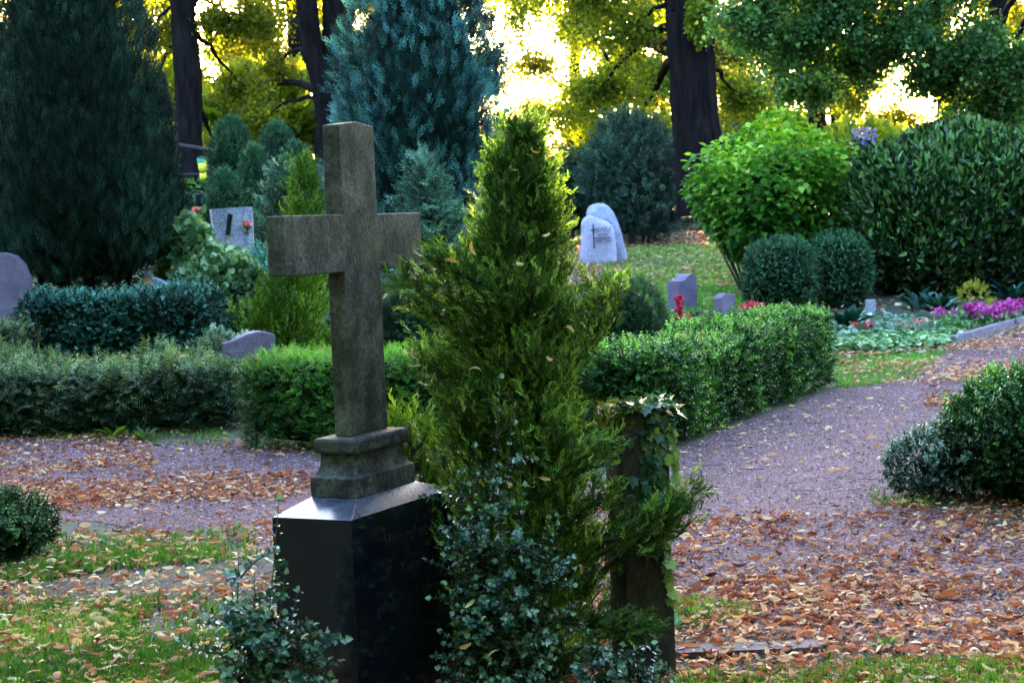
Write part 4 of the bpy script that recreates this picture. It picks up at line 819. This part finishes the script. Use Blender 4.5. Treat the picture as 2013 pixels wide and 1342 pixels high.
scatter_stuff('ivy_ground_cover', 'dark ivy covering the slope beneath cypress and shrubs at left', 'ground cover', P, T_LEAF, M['undergrowth'], .1, 'stuff', D=nrm(rnd(len(P)) * [1, 1, .3]), Hn=nrm(UP + rnd(len(P), .4)))
a = rng.uniform(math.radians(150), math.radians(390), 26000); q = rng.uniform(13, 18, 26000); P = np.c_[np.cos(a) * q, np.sin(a) * q + 4, rng.random(26000) ** .85 * 17]
scatter_stuff('added_leaf_screen', 'unseen leaf wall added behind the viewer to cut front light', 'added_leaf_screen', P, T_LEAF, M['treedark'], .75, 'stuff')  # unseen leaves, added to cut frontal sky light and darken reflections
P = np.concatenate([region([(2040, 690), (2300, 640), (2900, 700), (2900, 1330), (2350, 1330), (2330, 1150), (2060, 1040)], 9000), region([(-700, 1010), (-90, 1040), (-90, 1400), (-700, 1400)], 5000)])
grass_patch('grass', 'grass verge running on past the bushes at both sides', P, M['grass'], .06)
# ------------------------------------------------------------------ fallen leaves
T_CA, T_CB, T_CC = t_curl(.17, 1.6, .9), t_curl(.30, 1.1, .4), t_curl(.13, 2.4, 1.2)
T_CD = xf(t_curl(.34, .8, .3), (0, 1, 0), (0, 0, 1), (0, 0, 0), np.array([.8, 1, 1]))
def density(P):
    x, y = pix(P); c = .5 + .5 * noise(P, 2.6) + .25 * noise(P, 7); d = np.full(len(P), .10)
    L = x < 900; R_ = x >= 900
    d = np.where(L & (y > 885), .55 * sm(880, 930, y) * sm(640, 520, x) + .25, d); d = np.where(L & (y > 1070), .30, d)
    d = np.where(L & (x < 330) & (y > 845) & (y < 900), .5, d); d = np.where(L & (x > 300) & (y < 930), .08, d)
    edge = 1010 + 14 * np.sin(x * .02) - .03 * (x - 1300) + 18 * noise(P, 3)
    d = np.where(R_, .05 + .85 * sm(edge - 15, edge + 35, y), d)
    d = np.where(R_ & (x > 1790) & (y > 925), .7, d); d = np.where(R_ & (y > 1150), .8, d)
    d = np.where(R_ & (x > 1650) & (y < 775), 1.3 * sm(780, 740, y), d); d = np.where(R_ & (x > 1820) & (y < 800), 1.5, d)
    return d * np.clip(.1 + 1.5 * c, .12, 2.0)
def litter():
    n = 420000; y = 5.0 + (23 - 5.0) * rng.random(n) ** 1.25; x = rng.uniform(-1, 1, n) * (y * .44); P = np.c_[x, y, np.zeros(n)]
    dn = density(P) * np.where(y > 15, .75, 1); P = P[rng.random(n) < dn * np.where(pix(P)[0] > 900, .29, .44)]; px, py = pix(P)
    P = P[(px > -500) & (px < 2520)]; n = len(P); print('litter', n)
    px, py = pix(P); P[:, 2] = .006 + .02 * rng.random(n) + .03 * ((px > 1600) & (py < 765)) + .02 * ((px < 560) & (py > 1070)) * rng.random(n)
    a = rng.uniform(0, 6.28, n); D = nrm(np.c_[np.cos(a), np.sin(a), rng.normal(size=n) * .12]); Hn = nrm(UP + rnd(n, .5)); flip = rng.random(n) < .35; Hn[flip, 2] *= -1; P[flip, 2] += .012
    v = rng.normal(.42, .25, n); v = np.where(rng.random(n) < .12, rng.uniform(.7, 1, n), v); v = np.where((px > 900) & (py < 1000) & (px < 1800) & (py > 760), rng.uniform(.8, 1, n), v)
    v = np.where((px < 600) & (py > 1060), v + .18, v); v = np.where((px > 1600) & (py < 760), v + .22, v); v = np.where((px > 1300) & (py > 1190), v + .1, v)
    s = .016 + .046 * rng.random(n) ** 1.5; k = rng.choice(4, n, p=[.35, .12, .38, .15]); L = []
    for i, T in enumerate((T_CA, T_CB, T_CC, T_CD)):
        m_ = k == i; L.append(scat(T, P[m_], frames(D[m_], Hn[m_]), s[m_] * (1 if i != 2 else 1.25), np.clip(v[m_], 0, 1)))
    V, Q, v_ = cat(L); o = mesh('fallen_leaves', V, Q, M['litter'], None, v_); tag(o, 'orange and pale fallen leaves strewn over path and grass', 'fallen leaves', kind='stuff')
    n = 90000; y = 5.6 + 9 * rng.random(n) ** 1.3; x = rng.uniform(-1, 1, n) * (y * .31); P = np.c_[x, y, np.full(n, .007)]; P = P[rng.random(n) < density(P) * .7 + .04]; n = len(P)
    V, Q, v_ = scat(T_LEAF1, P, frames(nrm(rnd(n) * [1, 1, .2]), nrm(UP + rnd(n, .3))), rng.uniform(.008, .024, n), rng.random(n)); o = mesh('leaf_crumbs', V, Q, M['crumbs'], None, v_); tag(o, 'broken brown leaf crumbs on soil and gravel', 'leaf crumbs', kind='stuff')
litter()
def fallen_twigs():
    n = 420; y = 5.8 + 8 * rng.random(n); x = rng.uniform(-1, 1, n) * y * .3; L = []
    for i in range(n):
        a = rng.uniform(0, 6.28); l = rng.uniform(.03, .16); p = np.array([x[i], y[i], .014]); d = np.array([math.cos(a), math.sin(a), 0]); L.append(tube([p - d * l / 2, p + rnd(1, l * .08)[0] * [1, 1, .1], p + d * l / 2], [.0022, .0018, .001], 4))
    V, Q, v_ = cat(L); o = mesh('fallen_twigs', V, Q, M['twig']); tag(o, 'thin broken twigs lying on gravel and grass', 'twigs', kind='stuff')
fallen_twigs()
def far_litter():
    n = 16000; x = rng.uniform(-.5, 7, n); y = rng.uniform(24, 40, n); P = np.c_[x, y, zg(x, y) + .06]; px, py = pix(P); P = P[((py < 560) & (rng.random(n) < .8)) | (rng.random(n) < .12)]; n = len(P)
    V, Q, v_ = scat(T_CB, P, frames(nrm(rnd(n) * [1, 1, .2]), nrm(UP + rnd(n, .5))), rng.uniform(.04, .09, n), np.clip(rng.normal(.7, .2, n), 0, 1)); o = mesh('fallen_leaves', V, Q, M['litter'], None, v_); tag(o, 'pale fallen leaves on the far lawn by the boulder headstone', 'fallen leaves', kind='stuff')
    T_P = (np.array([[-1, -1, 0], [1, -.8, 0], [.8, 1, 0], [-.9, .8, 0], [-.35, -.3, .8], [.4, -.35, .75], [.3, .35, .8], [-.4, .4, .7]], float), np.array([[4, 5, 6, 7], [0, 1, 5, 4], [1, 2, 6, 5], [2, 3, 7, 6], [3, 0, 4, 7]]), np.zeros(8))
    P = region([(-200, 850), (430, 868), (640, 905), (1230, 960), (1300, 895), (1640, 768), (1760, 724), (2013, 660), (2013, 760), (1850, 890), (1790, 985), (2040, 1080), (2040, 1300), (1500, 1240), (800, 1120), (0, 1010), (-200, 1000)], 52000); P[:, 2] = .004
    n = len(P); a = rng.uniform(0, 6.28, n); D = np.c_[np.cos(a), np.sin(a), a * 0]; V, Q, v_ = scat(T_P, P, frames(D, np.tile(UP, (n, 1)) + rnd(n, .1)), np.minimum(.003 + rng.gamma(1.5, .0012, n), .010), rng.random(n))
    o = mesh('gravel_stones', V, Q, M['pebble'], None, v_); tag(o, 'loose mauve gravel grains scattered over the path', 'gravel', kind='stuff')
far_litter()
def caught():   # dry leaves caught on hedges and conifers
    L = []; pts = []
    for px_, py_, y_ in [(885, 510, 5.85), (925, 490, 5.85), (1070, 465, 5.8), (1003, 335, 5.95), (1048, 300, 5.95), (935, 720, 5.75), (1015, 520, 5.8), (1120, 640, 5.85), (925, 1185, 5.6), (950, 1210, 5.6), (965, 1280, 5.55), (1130, 1262, 5.6), (915, 1270, 5.55), (1070, 940, 5.65), (1180, 1020, 5.7), (600, 1245, 5.15), (1085, 710, 5.8), (1008, 955, 5.65), (1145, 1112, 5.7)]: pts.append((at(px_, py_, y_), rng.uniform(.03, .055)))
    for k in range(45): pts.append((np.array([rng.uniform(-4.6, -2.3), rng.uniform(14.45, 15.2), .58 + .06 * rng.random()]), rng.uniform(.035, .07)))
    for k in range(22): pts.append((np.array([rng.uniform(-1.8, .5), rng.uniform(12.4, 13.3), .74]), .05))
    for k in range(20): t = rng.random(); pts.append((np.array([.9 + 1.7 * t, 12.6 + 3.6 * t, .72]) + rnd(1, .15)[0] * [1, 1, 0], .05))
    P = np.array([p for p, s in pts]); s = np.array([s for p, s in pts]); n = len(P)
    k = rng.integers(0, 3, n); V, Q, v_ = cat([scat((T_CA, T_CC, T_CC)[i], P[k == i], frames(nrm(rnd((k == i).sum())), rnd((k == i).sum())), s[k == i], rng.random((k == i).sum())) for i in range(3)]); o = mesh('caught_leaves', V, Q, M['dry'], None, v_); tag(o, 'dry curled leaves caught on hedge tops and conifer sprays', 'fallen leaves', kind='stuff')
caught()
# ------------------------------------------------------------------ trees
def tree(name, label, base, trunk, clusters, mat, lsize, nper, group=None, T=T_LEAF, sub=22, wob=.04, link=True, droop=.25, cat_='tree', vadd=0, seg=14):
    """trunk: list of (point, radius) tubes; clusters: (centre, radii, attach point)"""
    base = np.array(base, float); root = thing(name, label, cat_, base, group)
    TT = []
    for tr in trunk:
        pp = np.array([p for p, r in tr]); rr = np.array([r for p, r in tr]); q_ = np.linspace(0, len(pp) - 1, 70 if seg > 10 else 12); ii = np.arange(len(pp))
        p2 = np.stack([np.interp(q_, ii, pp[:, k]) for k in range(3)], 1); r2 = np.interp(q_, ii, rr); sg = 40 if seg > 10 else 8
        if seg > 10: p2 = p2 + rnd(70, .004) + .04 * np.c_[noise(p2, 1.5), noise(p2 + 4, 1.5), p2[:, 0] * 0]
        V, Qf, vv = tube(p2, r2, sg, wob)
        if seg > 10:
            an = np.tile(np.arange(sg), len(p2)) / sg * 6.283; c_ = np.repeat(p2, sg, 0); V = V + nrm(V - c_) * (np.repeat(r2, sg) * (.045 * np.sin(an * 13 + 2.2 * noise(V, 1.6)) + .03 * noise(V * [6, 6, 1.3], 2) + .085 * noise(V, 1.3)))[:, None]
        TT.append((V, Qf, vv))
    V, Q, v_ = cat(TT); mesh('trunk', V, Q, M['bark'], root, smooth=True)
    Ls = []; Bs = []
    for c, r, att in clusters:
        c = np.array(c, float); r = np.array(r, float); att = np.array(att, float); L_ = np.linalg.norm(c - att)
        Bs.append(tube(bez(att, (att + c) / 2 + [0, 0, L_ * .15], c, 8) + rnd(8, .03), np.linspace(.03 + L_ * .018, .02, 8), 6))
        ends = c + nrm(rnd(sub)) * r * rng.random((sub, 1)) ** .45
        for e in ends:
            k = max(4, nper // sub); mid = (c + e) / 2 + [0, 0, .1 * L_ * .2]; e2 = e - [0, 0, droop * r[2] * rng.random()]
            Bs.append(tube(bez(c, mid, e2, 5), np.linspace(.018, .004, 5), 3))
            t = rng.uniform(.3, 1.1, k); P = (1 - t)[:, None] ** 2 * c + (2 * t * (1 - t))[:, None] * mid + (t * t)[:, None] * e2 + rnd(k) * (r.mean() * .15)
            D = nrm(rnd(k, .8) - UP * .5); Hn = nrm(rnd(k, .8) + UP * .6)
            Ls.append(scat(T, P, frames(D, Hn), lsize * rng.uniform(.6, 1.25, k), np.clip(.4 + vadd + .15 * noise(P, 1.5) + rng.normal(size=k) * .18, 0, 1)))
    V, Q, v_ = cat(Ls); mesh('crown', V, Q, mat, root, v_)
    V, Q, v_ = cat(Bs); mesh('branches', V, Q, M['bark'], root); return root
def up(px, y, pys, rad):   # trunk points by photo columns
    return [(at(px[i], pys[i], y), rad[i]) for i in range(len(px))]
# T1 left trunk
b1 = gat(378, 36.5); 
tr1 = [up([378, 376, 372, 370, 368, 362, 358, 350, 345], 36.5, [372, 330, 290, 200, 130, 60, 0, -80, -200], [.36, .30, .27, .28, .27, .24, .23, .2, .17]),
       up([362, 385, 430, 480], 36.5, [20, -20, -60, -120], [.17, .13, .11, .08]),]
def rc(px, py, y, r, att): return (at(px, py, y), r, at(*att))
cl = [rc(300, 60, 37, (1.0, 1.0, .9), (358, 0, 36.5)), rc(290, 190, 38, (.8, .9, .8), (362, 60, 36.5)), rc(430, 300, 40, (.9, .9, .6), (370, 200, 36.5)), rc(440, 40, 37, (1.0, .9, .5), (385, -20, 36.5)), rc(290, -80, 37, (1.3, 1.3, .9), (350, -80, 36.5)), rc(470, 160, 38, (.8, .8, .5), (368, 60, 36.5)), rc(510, 40, 37.5, (.9, 1, .6), (430, -60, 36.5)), rc(600, -110, 37.5, (1.2, 1, .7), (480, -120, 36.5)),
      rc(430, -130, 37, (1.5, 1.5, 1), (345, -200, 36.5)), rc(300, -250, 37, (1.8, 1.8, 1.2), (345, -200, 36.5)), rc(600, -230, 37, (1.8, 1.8, 1.2), (345, -200, 36.5))]
tree('lime_tree', 'lime tree with one slender dark trunk near the fence at left', b1, tr1, cl, M['treefar'], .085, 1900, sub=26)
b2 = gat(655, 42)
tr2 = [up([655, 650, 640, 625, 612, 606, 600, 590], 42, [330, 240, 190, 150, 100, 50, 0, -100], [.42, .38, .36, .26, .24, .24, .24, .2]), up([650, 652, 655, 660, 662, 668], 42.2, [215, 180, 140, 80, 0, -120], [.3, .3, .3, .31, .33, .28])]
cl = [rc(540, 130, 44, (.8, .9, .6), (612, 100, 42)), rc(590, -120, 43, (1.6, 1.4, .8), (600, -100, 42)), rc(720, -90, 43.5, (1.6, 1.4, .8), (665, -100, 42)), rc(520, 230, 43, (1.0, 1, .5), (640, 190, 42)), rc(500, 60, 44, (1.2, 1, .9), (606, 50, 42)), rc(480, 190, 46, (1.2, 1, .8), (640, 190, 42)), rc(620, -220, 41, (2.2, 2, 1.4), (668, -120, 42))]
tree('lime_tree', 'forked lime tree with twin dark trunks left of the blue cypress', b2, tr2, cl, M['treefar'], .085, 1300, sub=26)
b3 = gat(1385, 35)
tr3 = [up([1380, 1374, 1367, 1363, 1359, 1355, 1352, 1350], 35, [420, 280, 220, 120, 50, 0, -60, -200], [.56, .47, .45, .43, .42, .415, .41, .36])]
cl = [rc(1240, 60, 37, (1.3, 1.2, .8), (1355, 0, 35)), rc(1130, -20, 37, (1.4, 1.2, .8), (1352, -60, 35)), rc(1190, 170, 40, (1.3, 1.2, .7), (1359, 50, 35)), rc(1475, 60, 36, (1.1, 1.1, .8), (1359, 30, 35)), rc(1500, -70, 36, (1.6, 1.5, .9), (1352, -60, 35)), rc(1230, -160, 36, (2, 1.8, 1.1), (1350, -200, 35)), rc(1380, 25, 34.2, (.3, .3, .55), (1355, 0, 35)), rc(1450, 190, 38, (1.0, 1.1, .7), (1363, 120, 35)),
      rc(1260, 250, 43, (1.3, 1.2, .6), (1363, 120, 35)), rc(1000, -120, 37, (1.6, 1.5, 1), (1350, -200, 35)), rc(1030, 20, 44, (1.9, 1.3, 1.2), (1352, -60, 35)), rc(1150, 200, 46, (1.6, 1.3, 1.0), (1363, 120, 35)), rc(1400, -250, 36, (2.2, 2.2, 1.4), (1350, -200, 35))]
tree('lime_tree', 'lime tree with the thickest dark trunk right of centre', b3, tr3, cl, M['tree'], .085, 3200, sub=30, vadd=.05)
# drooping tree at the upper right, trunk outside the frame
b4 = gat(2250, 29)
tr4 = [up([2250, 2245, 2240, 2230], 29, [600, 200, -200, -500], [.45, .4, .36, .3])]
cl = []
for (px_, py_, yy, rr) in [(1480, 40, 28, .8), (1560, 90, 28.5, .9), (1650, 30, 28, .95), (1700, 110, 28.5, .8), (1790, 60, 28, 1.0), (1850, 150, 28.5, .8), (1920, 90, 28, 1.0), (1960, 200, 28.5, .9), (2020, 120, 28, 1.0), (1600, -60, 28, 1.1), (1750, -60, 28, 1.1), (1900, -50, 28, 1.1), (1590, 170, 29.5, .55), (1900, 240, 30, .7), (2010, 270, 30, .7), (1480, -70, 28, 1.0)]:
    cl.append(rc(px_, py_, yy, (rr, rr, rr * .55), (2238, -200 + rng.uniform(-100, 100), 29)))
tree('lime_tree', 'drooping dark green lime boughs hanging over the upper right corner', b4, tr4, cl, M['treedark'], .075, 3400, sub=30, droop=.6)
# background trees: three prototypes copied
def proto_tree(label, x, y, H, R_, mat, seed, n=9, lsize=.10, nper=2600):
    b = gpt(x, y); tr = [[(b + [.0, 0, -.3], .3), (b + [.03, .02, H * .25], .24), (b + [-.05, .03, H * .5], .2), (b + [0, 0, H * .85], .08)]]; cl = []
    for i in range(n):
        a = i * 2.4; h = .22 + .75 * i / n; rr = R_ * (.62 if h < .8 else .35); c = b + [math.cos(a) * rr, math.sin(a) * rr, H * h]; cl.append((c, (R_ * .52, R_ * .52, R_ * .36), b + [0, 0, H * max(.15, h - .18)]))
    return tree('background_tree', label, b, tr, cl, mat, lsize, nper, group='trees in the far row', sub=24, seg=8)
def copy_tree(o, loc, rz, sc, label):
    c = o.copy(); COL.objects.link(c); c.location = loc; c.rotation_euler = (0, 0, rz); c.scale = (sc,) * 3; c['label'] = label
    for ch in list(o.children): d = ch.copy(); COL.objects.link(d); d.parent = c
    return c
ORD = ['leftmost', 'second', 'third', 'fourth', 'fifth', 'sixth', 'seventh', 'eighth', 'ninth', 'tenth', 'eleventh', 'twelfth', 'thirteenth', 'fourteenth', 'fifteenth', 'rightmost']
rows = [('mid', 52, 13), ('far', 66, 15)]
pr = []; spr = None
for r_i, (nm, yy, cnt) in enumerate(rows):
    xs = np.linspace(-.335, .335, cnt) * yy
    for i, x in enumerate(xs):
        lab = ('backlit yellow green tree, %s of the nearer background row' if r_i == 0 else 'glowing far tree, %s of the farthest row') % (ORD[i] + (' from the left' if i else ''))
        y = yy + rng.uniform(-3, 3); x = x + rng.uniform(-.6, .6); px_ = 1006 + x / y * F
        sp = 380 < px_ < 600 or 920 < px_ < 1120
        if sp and r_i == 1 and px_ < 700: continue
        if (r_i == 0 and 940 < px_ < 1075) or 985 < px_ < 1100 or 1670 < px_ < 1800: continue
        if sp:
            if px_ < 600 and i % 2: continue
            if spr is None: spr = proto_tree(lab, x, y, 10, 2.9, M['treefar'], 9, nper=1400)
            else: copy_tree(spr, gpt(x, y), rng.uniform(0, 6.28), rng.uniform(.9, 1.15), lab)
        elif len(pr) < 3: pr.append(proto_tree(lab, x, y, 10, 2.7, (M['treefar'], M['tree'], M['treefar'])[len(pr)], len(pr)))
        else: copy_tree(pr[rng.integers(0, 3)], gpt(x, y), rng.uniform(0, 6.28), rng.uniform(.85, 1.25), lab)
# understorey bushes
ub = None; xs = np.linspace(-.33, .33, 11) * 46
for i, x in enumerate(xs):
    lab = 'leafy undergrowth bush below the background trees, %s' % (ORD[i] + (' from the left' if i else '')); y = 46 + rng.uniform(-2, 2)
    if ub is None:
        b = gpt(x, y); ub = blob('undergrowth_bush', lab, 'shrub', b, (1.7, 1.4, 1.15), T_BRIGHT, M['tree'], 1500, .45, 2.1, .5, .8, .5, .2, .9, .6, core=0, stems=8, group='undergrowth bushes')
    else: copy_tree(ub, gpt(x, y), rng.uniform(0, 6.28), rng.uniform(.8, 1.1), lab)
# ------------------------------------------------------------------ fence and waste point near the left trunk
fp_ = at(385, 372, 34.5); ro = thing('rail_fence', 'dark rail fence with one post before the left tree trunk', 'fence', (fp_[0], 34.5, float(zg(fp_[0], 34.5))))
for (x0, y0, x1, y1, wd) in ((352, 286, 418, 296, .045), (345, 345, 415, 341, .025)):
    V, Q, v_ = tube([at(x0, y0, 34.5), at((x0 + x1) / 2, (y0 + y1) / 2, 34.5), at(x1, y1, 34.5)], wd, 8); mesh('rail', V, Q, M['rail'], ro)
V, Q, v_ = tube([at(386, 385, 34.55), at(384, 330, 34.55), at(382, 288, 34.55)], .035, 8); mesh('post', V, Q, M['bark'], ro)
V, Q, v_ = tube([at(352, 385, 34.55), at(352, 330, 34.55), at(351, 284, 34.55)], .035, 8); mesh('post', V, Q, M['bark'], ro)
def bucket(name, label, px_, py_, y, r, h, mat):
    c = at(px_, py_, y); ro = thing(name, label, 'watering can', c); V, Q, v_ = tube([c + [0, 0, z * h] for z in (0, .02, .5, .98, 1)], [r * .2, r * .85, r, r * .9, r * .3], 12); mesh('body', V, Q, mat, ro, smooth=True)
    a = [c + [r * 1.0 * math.cos(t), 0, h * (.9 + .35 * math.sin(t))] for t in np.linspace(0, 3.14, 8)]; V, Q, v_ = tube(a, r * .09, 5); mesh('handle', V, Q, mat, ro)
    V, Q, v_ = tube([c + [r * .8, 0, h * .2], c + [r * 1.5, 0, h * .7], c + [r * 2.0, 0, h * 1.05]], [r * .18, r * .12, r * .2], 6); mesh('spout', V, Q, mat, ro)
bucket('watering_can', 'upper yellow watering can hanging on the rail fence', 399, 337, 34.3, .085, .16, M['sign_yellow'])
bucket('watering_can', 'lower yellow watering can hanging on the rail fence', 400, 353, 34.3, .07, .12, M['sign_yellow'])
bucket('watering_can', 'teal green watering can hanging above the yellow ones', 396, 325, 34.35, .08, .13, M['sign_green'])
